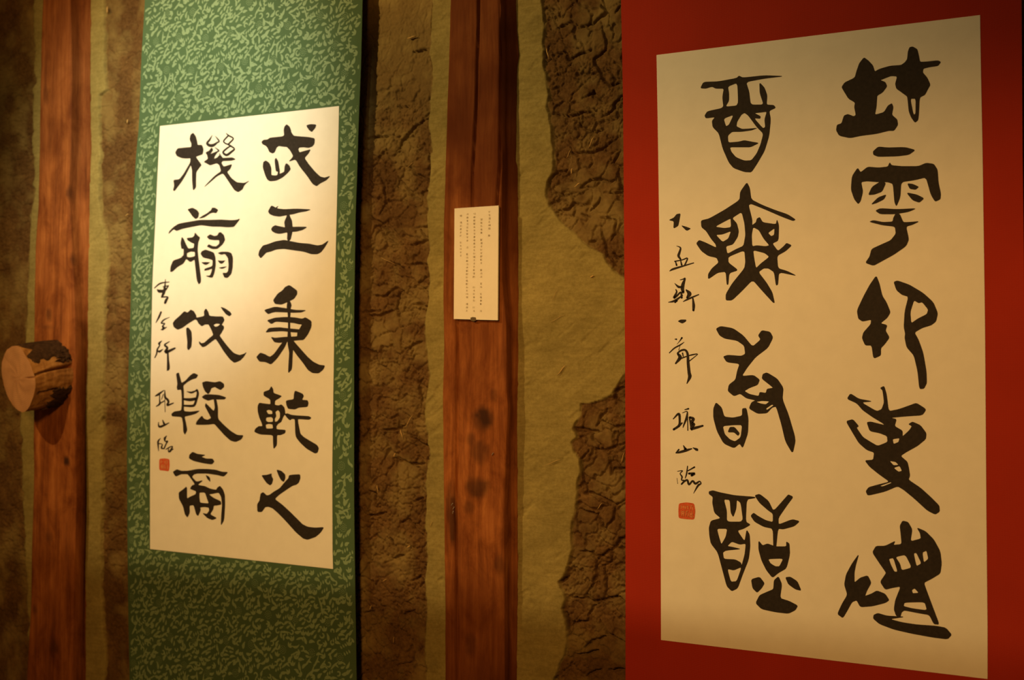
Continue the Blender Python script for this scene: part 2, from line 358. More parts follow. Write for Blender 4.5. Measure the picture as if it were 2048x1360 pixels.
    me.materials.append(WALL)
    o = bpy.data.objects.new('wall_back', me); C.objects.link(o); o['kind'] = 'structure'
    return o
wall = build_wall()

def straw(px, py, length, ang, wd=.0022, dy=.001):
    c = un(px, py); a = math.radians(ang); L = length/2
    e = np.array([math.cos(a), 0, math.sin(a)]); s = np.array([-math.sin(a), 0, math.cos(a)])
    V = []; Fc = []
    for i, (t, r) in enumerate(((-1, .3), (-.4, 1), (.4, .9), (1, .25))):
        for k in range(5):
            q = 2*math.pi*k/5
            V.append(c+e*L*t+s*math.cos(q)*wd/2*r+np.array([0, -dy-.0015+math.sin(q)*wd/2*r, 0])+s*.0008*math.sin(t*3))
    for i in range(3):
        for k in range(5): Fc.append([i*5+k, i*5+(k+1) % 5, (i+1)*5+(k+1) % 5, (i+1)*5+k])
    Fc += [[4, 3, 2, 1, 0], [15, 16, 17, 18, 19]]
    mesh('straw', V, Fc, STRAW, wall)
for s in [(1124,740,.035,48,.0045),(1183,285,.032,62,.005),(1138,308,.024,60,.003),(1144,343,.016,80,.006),(1096,108,.028,-78,.005),(1155,370,.018,30,.005),
          (818,843,.040,55,.003),(804,868,.026,-72,.004),(790,910,.012,60,.007),(824,75,.026,5,.008),(765,215,.02,30,.002),(821,330,.03,30,.002),(1115,637,.04,25,.0015),
          (1185,553,.010,10,.006),(1110,590,.03,60,.0015),(818,1093,.012,20,.005),(742,1215,.014,60,.004),(788,1280,.02,80,.002),(216,20,.022,85,.009),(256,243,.012,70,.007),
          (255,430,.014,20,.007),(777,522,.05,-25,.002),(1105,925,.05,20,.002),(1200,1012,.02,50,.003),(1246,915,.03,70,.003),(770,1160,.02,25,.002),(863,1048,.02,60,.002),(100,935,.01,5,.002),(756,978,.02,-80,.003)]:
    straw(*s[:4], wd=s[4]*.62)

# unseen beam, added so its top edge cuts the lamps' light at one height
def box(name, lo, hi, m, parent=None, bev=.008):
    x0, y0, z0 = lo; x1, y1, z1 = hi; V = []; 
    for x, e in ((x0, bev), (x0+bev, 0), (x1-bev, 0), (x1, bev)):
        for y, z in ((y0+bev, z0+e), (y1-bev, z0+e), (y1-e, z0+bev), (y1-e, z1-bev), (y1-bev, z1-e), (y0+bev, z1-e), (y0+e, z1-bev), (y0+e, z0+bev)): V.append([x, y, z])
    Fc = [[i*8+k, (i+1)*8+k, (i+1)*8+(k+1) % 8, i*8+(k+1) % 8] for i in range(3) for k in range(8)]+[list(range(8))[::-1], list(range(24, 32))]
    return mesh(name, V, Fc, m, parent, False)
o = box('light_cut_beam_1', (-4.6, -1.72, 2.20), (0.9, -1.5, 2.489), STUB); o['kind'] = 'structure'

# ------------------------------------------------------------ posts
def post(Lt, Rt, St, depth, label, knots, cracks, dark_tone_shade):
    ys = np.arange(-250, 1611, 8.0)
    base = un(float(interp(Lt, 680)), 680)
    t = empty('wall_post', (float(base[0])+.05, 0, 0), label, 'post')
    cols = 56; V = []; kn = []; so = []
    for y in ys:
        l = un(float(interp(Lt, y)), y, depth); r = un(float(interp(Rt, y)), y, depth); s = un(float(interp(St, y)), y, -.004)
        lw = l.copy(); lw[1] = .004; 
        row = [lw, l*[1, 0, 1]+[0, -depth*.55, 0], l*[1, 0, 1]+[.0006, -depth*.92, 0]]
        for k in range(cols):
            f = (k+.5)/cols; p = l*(1-f)+r*f
            edge = min(f, 1-f); p = p.copy(); p[1] += .003*max(0, 1-edge/.05)
            ppx = float(interp(Lt, y))*(1-f)+float(interp(Rt, y))*f
            for cx in cracks:
                if cx[0][1] <= y <= cx[-1][1]:
                    dd = abs(ppx-np.interp(y, [q[1] for q in cx], [q[0] for q in cx]))
                    p[1] += .013*max(0, 1-dd/3.4)
            row.append(p)
        e = r*[1, 0, 1]
        row += [e+[-.0005, -depth*.9, 0], e*[1, 0, 1]*.9+s*[.1, 0, .1]+[0, -depth*.5, 0], e*[1, 0, 1]*.75+s*[.25, 0, .25]+[0, -.008, 0], e*[0, 0, 1]+s*[1, 0, 0]+[0, -.005, 0], e*[0, 0, 1]+s*[1, 0, 0]+[.001, .004, 0]]
        for p in row:
            V.append(p)
    V = np.array(V); nr = len(ys); nc = 3+cols+5
    wob = fbm(V[:, 2], V[:, 0], 15, 9, 3)-.5; V[:, 1] += np.where(V[:, 1] < -.01, wob*.004, 0)
    grain = fbm(V[:, 0]*9, V[:, 2]*.5, 17, 30, 3)-.5; V[:, 1] += np.where(V[:, 1] < -.01, grain*.0022, 0)
    fx, fy = proj(V)
    kk = np.zeros(len(V))
    for kx, ky, rx, ry, am in knots:
        d = ((fx-kx)/rx)**2+((fy-ky)/ry)**2+(fbm(V[:, 0], V[:, 2], 19, 45, 3)-.5)*1.1
        kk = np.maximum(kk, am*np.clip(1.25-d, 0, 1))
        V[:, 1] -= np.where(V[:, 1] < -.02, .003*np.exp(-d*1.2)*am, 0)
    ss = np.clip(np.interp(fy, [q[0] for q in dark_tone_shade], [q[1] for q in dark_tone_shade])+(fbm(V[:, 0], V[:, 2], 23, 8, 3)-.5)*.5, 0, 1)
    I = np.arange(nr*nc).reshape(nr, nc)
    Fc = np.stack([I[:-1, :-1], I[1:, :-1], I[1:, 1:], I[:-1, 1:]], -1).reshape(-1, 4)
    o = mesh('timber', V, Fc, POST, t)
    for nm, a in (('knot', kk), ('dark_tone_shade', ss)):
        q = o.data.attributes.new(nm, 'FLOAT', 'POINT'); q.data.foreach_set('value', np.asarray(a, np.float32))
    return t, o
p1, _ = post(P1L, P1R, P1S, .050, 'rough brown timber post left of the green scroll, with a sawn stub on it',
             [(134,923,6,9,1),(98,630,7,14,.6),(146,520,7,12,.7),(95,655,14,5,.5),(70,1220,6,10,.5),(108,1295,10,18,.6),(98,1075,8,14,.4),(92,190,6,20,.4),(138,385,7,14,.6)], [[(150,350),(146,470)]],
             [(-250,.6),(0,.5),(200,.4),(450,.1),(900,0),(1150,.1),(1350,.35)])  # darker upper wood; the rise at the foot is painted shade
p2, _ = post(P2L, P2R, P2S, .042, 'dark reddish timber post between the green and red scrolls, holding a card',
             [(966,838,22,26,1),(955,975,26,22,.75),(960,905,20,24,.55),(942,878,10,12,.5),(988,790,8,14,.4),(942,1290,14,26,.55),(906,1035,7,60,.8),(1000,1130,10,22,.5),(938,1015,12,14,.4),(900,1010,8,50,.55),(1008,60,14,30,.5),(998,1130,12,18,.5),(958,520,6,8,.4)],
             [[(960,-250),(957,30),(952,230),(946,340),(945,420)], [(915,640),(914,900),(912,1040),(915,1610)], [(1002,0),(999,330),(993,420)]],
             [(-250,.95),(0,.9),(300,.75),(560,.5),(700,.25),(850,.1),(1000,0),(1120,.05),(1180,.45),(1400,.7)])  # darker upper wood; the last rise paints in shade below the light cut
# side board of the middle post: low strip in its profile, shaped so shade falls on it
bits = [(904.0,1009.0,60),(907.0,1016.5,60),(906,1025,70),(985,908,50)]
for bx, by, a in bits:
    c = un(bx, by, .0445); a = math.radians(a); e = np.array([math.cos(a), 0, math.sin(a)])*.0042; s = np.array([-math.sin(a), 0, math.cos(a)])*.0012
    yy = np.array([0, -.0012, 0]); V = [c-e-s, c+e-s, c+e+s, c-e+s]; V += [q*1+yy for q in [V[0]*.7+c*.3, V[1]*.7+c*.3, V[2]*.7+c*.3, V[3]*.7+c*.3]]
    V = V[:4]+[v for v in V[4:]]
    mesh('staple', V, [[3, 2, 1, 0], [4, 5, 6, 7], [0, 1, 5, 4], [1, 2, 6, 5], [2, 3, 7, 6], [3, 0, 4, 7]], METAL, p2, False)

# ------------------------------------------------------------ sawn stub of the tie beam
def build_stub():
    s = 6.8
    endp = [(60,400),(90,330),(160,288),(225,284),(275,300),(310,345),(350,425),(400,500),(425,560),(440,620),(470,690),(482,780),(480,850),(462,940),(440,1010),(410,1090),(380,1140),(340,1178),(300,1187),(250,1162),(210,1130),(170,1085),(130,1020),(100,960),(78,900),(55,830),(40,760),(28,690),(20,600),(22,500)]
    endp = [(a/s, 650+c/s) for a, c in endp]
    E = unv(endp, .165)[:, [0, 2]]
    n = 240
    def resample(P, n):
        P = np.vstack([P, P[:1]]); d = np.r_[0, np.cumsum(np.hypot(*np.diff(P, axis=0).T))]
        u = np.linspace(0, d[-1], n, endpoint=False); return np.stack([np.interp(u, d, P[:, 0]), np.interp(u, d, P[:, 1])], 1)
    E = resample(E, n); ce = E.mean(0)
    ang = np.arctan2(E[:, 1]-ce[1], E[:, 0]-ce[0])
    cb = un(114, 745, .045)[[0, 2]]; top = un(118, 682, .045)[2]; bot = un(112, 811, .045)[2]; rt = un(151, 745, .045)[0]
    rz = (top-bot)/2; rx = rt-cb[0]
    t = empty('log_stub', (float(ce[0]), -.1, float(ce[1])), 'short sawn-off log stub sticking out of the left timber post, pale cut end facing out', 'log')
    V = []; rows = 26
    for j in range(rows):
        f = j/(rows-1); yv = -.165*(1-f)-.032*f
        for k in range(n):
            pe = E[k]; pb = cb+np.array([rx*math.cos(ang[k]), rz*math.sin(ang[k])])
            p = pe*(1-f)+pb*f; c = ce*(1-f)+cb*f; rd = p-c
            a = ang[k]
            # long splits along the visible right side
            ca = .12+.22*f+.05*math.sin(f*5); g = .0
            g += .034*max(0, 1-abs(a-ca)/.065)*min(1, .35+f*1.2)
            ca2 = -.62+.25*f; g += .024*max(0, 1-abs(a-ca2)/.07)*(1 if .1 < f < .55 else 0)
            nz = float(fbm(np.array([a*.06*3]), np.array([yv]), 33, 60, 3)[0]-.5)
            edge = 0 if j else 0
            g += nz*.006*(min(1, f*6))
            L = np.hypot(*rd); p = c+rd*(1-g/L)
            V.append([p[0], yv, p[1]])
    Fc = []
    for j in range(rows-1):
        for k in range(n): Fc.append([j*n+k, (j+1)*n+k, (j+1)*n+(k+1) % n, j*n+(k+1) % n])
    body = mesh('body', V, Fc, STUB, t)
    # cut end: slightly domed disc with the split running into it
    V2 = []; F2 = []
    for r in range(9):
        q = 1-r/9*.999
        for k in range(n):
            p = ce+(E[k]-ce)*q; a = ang[k]
            dz = -.0008*math.sin(q*9+k*.2)-.0012*(1-q)
            if abs(a-.02) < .07 and q > .45: dz += .006*(1-abs(a-.02)/.07)
            V2.append([p[0], -.1655+dz+(.001 if r == 0 else 0), p[1]])
    for r in range(8):
        for k in range(n): F2.append([r*n+k, r*n+(k+1) % n, (r+1)*n+(k+1) % n, (r+1)*n+k])
    F2.append([8*n+k for k in range(n)])
    e = mesh('cut_end', V2, F2, ENDW, t); e['label'] = 'pale sawn face with one split'
    # bark left on the top and at the lower right
    def bark(a0, a1, f0, f1, seed, th=.004):
        nu, nv = 22, 18; V = []
        for side in (0, 1):
            for i in range(nu):
                for j in range(nv):
                    u = i/(nu-1); v_ = j/(nv-1)
                    jag = .09*math.sin(seed+u*17)+.07*math.sin(seed*2+u*31); jag2 = .06*math.sin(seed*3+v_*19)
                    f = f0+(f1-f0)*v_+jag*(abs(v_-.5)*2)*.8; a = a0+(a1-a0)*u+jag2*abs(u-.5)*2
                    f = min(max(f, .01), 1)
                    kx = np.interp(a % (2*math.pi), np.sort(ang % (2*math.pi)), np.arange(n))
                    kk = int(np.argmin(np.abs(((ang-a+math.pi) % (2*math.pi))-math.pi)))
                    pe = E[kk]; pb = cb+np.array([rx*math.cos(a), rz*math.sin(a)])
                    p = pe*(1-f)+pb*f; c = ce*(1-f)+cb*f; rd = p-c; L = np.hypot(*rd)
                    h = (th+.002*math.sin(u*23+v_*9+seed))*(1 if side else -.3)
                    if min(u, 1-u, v_, 1-v_) < .02: h = -.002
                    p = c+rd*(1+h/L); V.append([p[0], -.165*(1-f)-.032*f, p[1]])
        Fc = []
        for sd in (0, 1):
            o = sd*nu*nv
            for i in range(nu-1):
                for j in range(nv-1):
                    q = [o+i*nv+j, o+(i+1)*nv+j, o+(i+1)*nv+j+1, o+i*nv+j+1]
                    Fc.append(q if sd else q[::-1])
        o = mesh('bark', V, Fc, BARK, t)
    bark(.66, 2.4, .05, .90, 1.3); bark(.42, .9, .60, .90, 2.2); bark(-1.45, -.42, .46, .90, 4.1)
    return t
build_stub()

# ------------------------------------------------------------ hanging scrolls
def scroll(label, Lt, Rt, d, ml, group=None):
    ys = np.arange(-250, 1611, 30.0)
    c0 = un((float(interp(Lt, 680))+float(interp(Rt, 680)))/2, 680, d)
    zt = c0[2]+un(0, 0)[2]*0
    t = empty('hanging_scroll', (float(c0[0]), -d, float(un(float(interp(Lt, 1600)), 1600, d)[2])), label, 'scroll')
    nc = 14; V = []
    for back in (0, 1):
        for y in ys:
            l = un(float(interp(Lt, y)), y, d); r = un(float(interp(Rt, y)), y, d)
            for k in range(nc):
                f = k/(nc-1); p = l*(1-f)+r*f
                V.append(p+[0, (.0014 if back else 0), 0])
    V = np.array(V); nr = len(ys); I = np.arange(nr*nc).reshape(nr, nc); J = I+nr*nc
    q = lambda A: np.stack([A[:-1, :-1], A[1:, :-1], A[1:, 1:], A[:-1, 1:]], -1).reshape(-1, 4)
    Fc = q(I).tolist()+q(J)[:, ::-1].tolist()
    rim = list(I[:, 0])+list(I[-1, 1:])+list(I[-2::-1, -1])+list(I[0, -2:0:-1])
    for a, b_ in zip(rim, rim[1:]+rim[:1]): Fc.append([int(b_), int(a), int(a+nr*nc), int(b_+nr*nc)])
    cl = mesh('cloth_mount', V, Fc, ml, t, False)
    # rods at the two ends, beyond the top and bottom of the picture
    for yy, rr, nm in ((-250, .009, 'hanging_rod'), (1605, .014, 'roller_rod')):
        a = un(float(interp(Lt, yy)), yy, d-.006); b_ = un(float(interp(Rt, yy)), yy, d-.006)
        z = (a[2]+b_[2])/2; ex = .03 if rr > .01 else 0
        VV = []; FF = []
        xs = [a[0]-ex, a[0]-ex+.004, a[0], b_[0], b_[0]+ex-.004, b_[0]+ex] if ex else [a[0], a[0]+.002, b_[0]-.002, b_[0]]
        zl = np.interp(xs, [a[0], b_[0]], [a[2], b_[2]])
        for i, x in enumerate(xs):
            r_ = rr*(.8 if i in (0, len(xs)-1) else 1)
            for k in range(16):
                g = 2*math.pi*k/16; VV.append([x, -d+.009-.006+r_*math.cos(g)*.6, zl[i]+r_*math.sin(g)])
        for i in range(len(xs)-1):
            for k in range(16): FF.append([i*16+k, (i+1)*16+k, (i+1)*16+(k+1) % 16, i*16+(k+1) % 16])
        FF += [[k for k in range(16)][::-1], [(len(xs)-1)*16+k for k in range(16)]]
        mesh(nm, VV, FF, ROD, t)
    return t, cl
def paper(Al, Ar, d, parent, lab):
    th = .0008
    y0, y1 = Al[0], Ar[0]
    n = 24; V = []
    L = np.array(Al, float); R = np.array(Ar, float)
    for back in (0, 1):
        for i in range(n+1):
            f = i/n
            yl = L[0, 1]+(L[-1, 1]-L[0, 1])*f; yr = R[0, 1]+(R[-1, 1]-R[0, 1])*f
            l = un(float(np.interp(yl, L[:, 1], L[:, 0])), yl, d+th*(1-back)); r = un(float(np.interp(yr, R[:, 1], R[:, 0])), yr, d+th*(1-back))
            for k in range(5): V.append(l*(1-k/4)+r*k/4)
    nr, nc = n+1, 5; I = np.arange(nr*nc).reshape(nr, nc); J = I+nr*nc
    q = lambda A: np.stack([A[:-1, :-1], A[1:, :-1], A[1:, 1:], A[:-1, 1:]], -1).reshape(-1, 4)
    Fc = q(I).tolist()+q(J)[:, ::-1].tolist()
    rim = list(I[:, 0])+list(I[-1, 1:])+list(I[-2::-1, -1])+list(I[0, -2:0:-1])
    for a, b_ in zip(rim, rim[1:]+rim[:1]): Fc.append([int(b_), int(a), int(a+nr*nc), int(b_+nr*nc)])
    o = mesh('paper_panel', V, Fc, PAPER, parent, False)
    if lab: o['label'] = lab
    return o

# brush strokes. ('P', outline, holes...) or ('S', [(x,y,width)...]) in the coordinates of a close-up (x0, y0, scale)
def chaikin(P, it=2):
    P = np.array(P, float)
    for _ in range(it):
        Q = np.roll(P, -1, 0); P = np.stack([P*.86+Q*.14, P*.14+Q*.86], 1).reshape(-1, 2)
    return P
def crom(P):
    P = np.array(P, float)
    if len(P) < 3:
        P = np.stack([P[0]*(1-t)+P[-1]*t for t in (0, .25, .5, .75, 1)])
    out = []; E = np.vstack([2*P[0]-P[1], P, 2*P[-1]-P[-2]])
    for i in range(len(P)-1):
        a, b_, c, e = E[i:i+4]
        for t in np.linspace(0, 1, 5, endpoint=False):
            out.append(.5*((2*b_)+(-a+c)*t+(2*a-5*b_+4*c-e)*t*t+(-a+3*b_-3*c+e)*t**3))
    out.append(P[-1]); return np.array(out)
def ink(name, base, items, d, material, parent):
    x0, y0, s = base; V = []; Fc = []; lay = d
    def grow(P, e):                       # let the ink bleed a little past the traced edge
        a = np.roll(P, 1, 0); b_ = np.roll(P, -1, 0)
        ar = (P[:, 0]*b_[:, 1]-b_[:, 0]*P[:, 1]).sum()
        t = b_-a; t /= np.maximum(np.hypot(*t.T), 1e-6)[:, None]
        return P+np.stack([t[:, 1], -t[:, 0]], 1)*e*(1 if ar > 0 else -1)
    def add(pts, holes=()):
        loops = [[Vector((p[0], -p[1], 0)) for p in L] for L in [pts, *holes]]
        allp = [p for L in loops for p in L]
        tri = tessellate_polygon(loops); o = len(V)
        W = unv([(x0+p.x/s, y0-p.y/s) for p in allp], d)
        V.extend(W.tolist())
        for a, b_, c in tri:
            A, B, Cc = W[a], W[b_], W[c]
            nrm = (B[0]-A[0])*(Cc[2]-A[2])-(B[2]-A[2])*(Cc[0]-A[0])
            Fc.append([o+a, o+b_, o+c] if nrm > 0 else [o+a, o+c, o+b_])
    for num, it in enumerate(items):
        d = lay+num*4e-5                  # later strokes lie over earlier ones
        if it[0] == 'P': add(grow(chaikin(it[1]), .38*s), [grow(chaikin(h), -.25*s) for h in it[2:]])
        else:
            Q = crom(it[1]); Q[:, 2] = np.maximum(Q[:, 2]*1.12, 3)
            tg = np.gradient(Q[:, :2], axis=0); tg /= np.maximum(np.hypot(*tg.T), 1e-6)[:, None]; nn = np.stack([-tg[:, 1], tg[:, 0]], 1)
            a = Q[:, :2]+nn*Q[:, 2:]/2; b_ = Q[:, :2]-nn*Q[:, 2:]/2
            W = unv([(x0+p[0]/s, y0+p[1]/s) for p in np.vstack([a, b_])], d); o = len(V); V.extend(W.tolist()); m = len(Q)
            for i in range(m-1): Fc.append([o+i, o+i+1, o+m+i+1, o+m+i])
            r0 = Q[0, 2]/2; r1 = Q[-1, 2]/2                         # round ends
            for cc, r in ((Q[0], r0), (Q[-1], r1)):
                ring = [(x0+(cc[0]+r*math.cos(g*math.pi/4))/s, y0+(cc[1]-r*math.sin(g*math.pi/4))/s) for g in range(8)]
                o = len(V); V.extend(unv(ring, d).tolist()); Fc.append(list(range(o, o+8)))
    return mesh(name, V, Fc, material, parent, False)
CHARS = [
('L', (505,230,8), [
 ('P', [(145,430),(175,400),(240,395),(280,365),(480,345),(510,320),(500,250),(510,190),(545,150),(590,185),(610,230),(620,280),(660,335),(760,345),(900,355),(995,375),(990,460),(960,500),(900,525),(820,515),(750,520),(730,545),(750,600),(820,580),(930,550),(900,610),(830,690),(900,790),(1000,910),(1080,985),(1150,1005),(1245,975),(1180,1045),(1080,1095),(1025,1140),(960,1100),(880,980),(760,830),(690,710),(580,745),(640,680),(650,650),(600,560),(550,510),(490,505),(420,495),(385,520),(355,595),(320,615),(270,590),(245,530),(220,495),(160,465)]),
 ('P', [(865,165),(930,148),(1020,155),(1000,210),(950,270),(910,245),(875,195)]),
 ('P', [(175,750),(215,730),(270,770),(300,850),(300,965),(370,970),(400,960),(410,905),(375,900),(355,720),(375,685),(410,740),(435,900),(430,945),(510,910),(515,820),(540,770),(590,810),(610,870),(560,930),(480,1000),(380,1050),(280,1060),(235,1030),(200,950),(165,830)])]),
('L', (505,380,8), [
 ('P', [(250,340),(300,250),(340,265),(370,285),(415,255),(385,295),(500,310),(700,300),(940,312),(860,340),(740,360),(660,385),(560,400),(430,425),(330,410),(270,380)]),
 ('P', [(560,370),(590,390),(600,430),(630,490),(640,600),(635,680),(610,790),(570,830),(555,780),(560,690),(520,600),(510,510),(545,430)]),
 ('P', [(300,625),(320,590),(365,565),(420,580),(520,600),(640,590),(880,590),(800,640),(700,665),(560,675),(440,700),(370,690),(315,660)]),
 ('P', [(95,1040),(110,970),(165,890),(240,870),(360,825),(500,800),(580,815),(760,850),(900,860),(1040,890),(1120,875),(1220,805),(1160,910),(1100,990),(1040,1025),(940,1025),(820,985),(640,960),(500,940),(380,950),(290,985),(220,1000),(130,1095)])]),
('L', (500,565,6.8), [
 ('P', [(535,35),(640,110),(640,160),(600,220),(545,250),(430,300),(340,290),(315,240),(380,150),(440,110),(480,60)]),
 ('P', [(510,250),(545,255),(565,310),(550,360),(550,420),(545,480),(545,640),(560,750),(590,850),(580,960),(570,1180),(520,1235),(525,1100),(535,950),(515,850),(510,750),(520,600),(515,430),(500,340)]),
 ('P', [(190,375),(340,330),(480,350),(620,375),(765,378),(700,405),(600,410),(480,405),(350,400),(300,410),(245,430)]),
 ('P', [(230,515),(340,480),(480,470),(600,475),(710,495),(755,475),(835,525),(835,600),(790,700),(730,780),(650,785),(640,750),(645,680),(715,560),(680,570),(600,550),(480,540),(350,530),(290,565)]),
 ('P', [(210,680),(255,620),(400,610),(520,625),(680,640),(670,680),(560,675),(450,660),(320,665)]),
 ('P', [(285,740),(340,755),(480,740),(640,735),(680,700),(700,780),(600,790),(540,800),(400,820),(330,810)]),
 ('P', [(430,830),(470,790),(510,790),(470,880),(370,1030),(285,1115),(210,1080),(130,1075),(85,1015),(140,955),(200,975),(270,1015),(330,970)]),
 ('P', [(540,770),(580,780),(620,830),(700,920),(780,1010),(860,1080),(940,1120),(1020,1130),(990,1190),(930,1235),(850,1230),(790,1190),(720,1090),(640,990),(590,920),(545,860)])]),
('L', (495,760,8), [
 ('P', [(380,100),(410,150),(415,210),(550,255),(510,290),(440,330),(435,400),(500,410),(540,390),(590,440),(605,540),(570,590),(540,670),(490,700),(460,740),(465,790),(610,800),(600,850),(530,880),(470,880),(470,1040),(420,1105),(410,1000),(410,880),(200,870),(110,830),(125,780),(180,740),(240,740),(230,690),(190,600),(165,500),(165,410),(190,365),(280,380),(370,390),(365,310),(260,250),(260,190),(350,160)],
   [(300,490),(345,475),(395,495),(400,545),(330,545)], [(300,600),(380,590),(410,620),(405,670),(330,675),(295,650)], [(290,715),(340,700),(400,710),(410,775),(300,780)], [(445,510),(490,480),(520,520),(520,600),(480,660),(440,670),(435,620),(460,580)]),
 ('P', [(760,170),(880,220),(900,255),(870,320),(960,325),(975,370),(960,430),(820,440),(760,470),(650,460),(625,400),(615,330),(740,310),(745,230)]),
 ('P', [(590,545),(640,535),(700,560),(800,570),(980,580),(1020,605),(990,635),(805,622),(808,680),(828,780),(845,860),(900,915),(1000,975),(1110,1040),(1140,1090),(1120,1160),(1080,1175),(950,1100),(850,1010),(780,920),(765,850),(760,625),(710,620),(680,645),(640,610)])]),
('L', (495,930,8), [
 ('P', [(225,165),(310,160),(385,135),(385,180),(410,230),(390,300),(360,325),(310,290),(265,230)]),
 ('P', [(465,75),(540,95),(600,150),(605,210),(580,270),(540,245),(500,170)]),
 ('P', [(665,165),(730,155),(840,150),(845,210),(820,280),(780,315),(720,330),(600,410),(500,480),(435,545),(560,640),(680,750),(800,870),(880,950),(960,990),(1080,1005),(1225,995),(1170,1080),(1090,1150),(960,1195),(890,1175),(780,1080),(680,970),(580,860),(480,760),(400,690),(330,665),(280,675),(230,750),(160,750),(155,630),(195,570),(210,460),(250,435),(310,490),(350,480),(420,430),(520,370),(600,270),(655,215)])]),
('L', (330,240,8), [
 ('P', [(410,235),(450,205),(490,260),(510,330),(520,400),(590,400),(615,470),(600,550),(540,570),(490,590),(585,720),(560,750),(500,830),(495,960),(495,1080),(450,1130),(435,960),(435,800),(415,720),(380,780),(330,880),(270,980),(150,1140),(130,1120),(150,1050),(135,960),(230,950),(300,860),(370,740),(405,680),(410,610),(350,615),(270,610),(190,575),(165,520),(200,455),(300,445),(420,435),(425,380),(395,310)]),
 ('S', [(755,245,6),(715,315,26),(675,370,34),(710,405,44),(770,405,44),(830,365,26),(865,340,22),(840,300,18),(805,260,6)]),
 ('P', [(650,520),(710,490),(745,440),(770,480),(720,550),(800,515),(860,490),(800,570),(780,625),(840,600),(870,560),(910,610),(1080,600),(1130,630),(1060,650),(920,655),(900,690),(940,750),(1075,705),(1040,790),(990,830),(1060,930),(1150,1000),(1270,1010),(1350,970),(1270,1040),(1240,1110),(1170,1155),(1110,1120),(1030,1000),(930,850),(830,900),(740,980),(620,1080),(700,990),(800,890),(900,820),(870,720),(830,690),(720,725),(670,695),(620,670),(690,620),(675,560)]),
 ('S', [(800,440,8),(860,490,22),(830,510,18)]),
 ('S', [(980,215,10),(1020,250,22),(1092,295,20),(1040,360,24),(1000,388,20),(938,342,22),(1005,258,22)]),
 ('S', [(1000,385,24),(1050,415,26),(1108,462,24),(1060,510,32),(985,560,36),(930,515,28),(995,450,24),(1045,420,20)]),
 ('S', [(870,540,12),(915,605,14)])]),
('L', (330,400,8), [
 ('P', [(360,150),(440,125),(510,160),(545,210),(530,280),(490,305),(440,260),(400,200)]),
 ('P', [(540,295),(600,255),(680,210),(745,155),(750,125),(800,125),(850,160),(820,210),(770,200),(720,215),(640,270),(600,285)]),
 ('P', [(55,545),(70,500),(140,430),(220,380),(380,350),(560,320),(700,320),(900,315),(1050,325),(1140,320),(1200,300),(1150,370),(1100,430),(1000,435),(880,425),(750,425),(580,400),(420,430),(280,460),(185,495),(140,465)]),
 ('P', [(270,590),(300,630),(330,700),(370,780),(460,770),(470,700),(420,680),(360,640),(350,610),(440,600),(470,570),(480,520),(520,570),(560,600),(530,680),(520,800),(535,950),(555,1100),(575,1260),(570,1320),(540,1350),(510,1280),(490,1100),(475,950),(430,980),(400,990),(340,940),(290,1020),(200,1070),(120,1145),(85,1150),(90,1070),(130,970),(250,930),(300,880),(300,780),(265,780),(250,690)],
   [(350,850),(410,825),(480,830),(480,900),(400,920),(350,910)]),
 ('P', [(670,590),(720,550),(790,580),(840,565),(860,525),(890,515),(940,560),(960,640),(920,710),(840,780),(760,785),(670,745),(700,710),(760,740),(820,745),(870,700),(870,640),(780,640),(710,630)]),
 ('P', [(570,860),(590,820),(650,795),(780,840),(805,920),(810,1040),(790,1160),(760,1240),(720,1240),(650,1215),(720,1210),(745,1150),(755,1095),(690,1120),(630,1130),(635,1100),(760,1060),(765,960),(700,940),(610,920)]),
 ('S', [(590,1000,10),(650,1015,42),(715,1000,8)]),
 ('P', [(845,850),(900,830),(1000,830),(1060,850),(1085,920),(1080,1080),(1060,1180),(1000,1245),(950,1240),(920,1165),(980,1170),(1010,1140),(1020,1040),(1010,930),(960,860),(900,875)]),
 ('S', [(850,970,10),(900,995,46),(960,970,8)]), ('S', [(870,1085,10),(920,1085,26),(985,1065,6)])]),
('L', (330,590,8), [
 ('P', [(310,260),(360,285),(410,235),(460,260),(500,330),(500,365),(600,345),(630,330),(625,260),(655,215),(690,270),(710,335),(820,345),(925,345),(950,400),(930,440),(905,475),(940,500),(940,540),(900,610),(870,650),(950,760),(1040,870),(1100,930),(1190,965),(1270,940),(1305,915),(1260,990),(1200,1050),(1110,1085),(1040,1030),(940,900),(860,770),(810,700),(740,750),(650,820),(600,835),(550,780),(545,740),(580,775),(630,765),(700,700),(775,640),(750,570),(700,470),(640,470),(590,500),(540,460),(510,400),(480,390),(380,450),(270,530),(200,555),(140,510),(125,450),(160,400),(230,340)], [(775,480),(820,455),(885,465),(850,500),(800,510)]),
 ('P', [(340,530),(370,520),(420,580),(430,700),(420,830),(375,885),(355,850),(360,750),(345,620)]),
 ('P', [(890,190),(960,215),(1040,270),(1065,310),(1030,340),(980,310),(930,250)])]),
('L', (330,735,8), [
 ('P', [(180,100),(220,80),(245,180),(265,250),(330,210),(400,130),(460,90),(530,120),(500,170),(430,190),(360,230),(290,290),(300,380),(300,470),(300,560),(300,700),(400,710),(560,690),(490,740),(400,765),(310,785),(330,870),(355,1000),(320,1075),(295,1030),(290,900),(270,790),(110,780),(105,740),(150,705),(260,690),(270,600),(270,450),(260,350),(200,360),(190,320),(200,260),(190,180)]),
 ('S', [(350,385,8),(420,400,30),(490,375,22),(510,360,28),(525,420,34),(505,500,36),(475,590,36),(430,615,36),(300,610,28)]),
 ('S', [(290,505,30),(400,515,46),(495,500,40)]),
 ('P', [(595,240),(660,220),(800,240),(880,220),(940,260),(945,310),(890,360),(830,330),(800,310),(740,330),(720,390),(690,425),(640,380),(610,310)]),
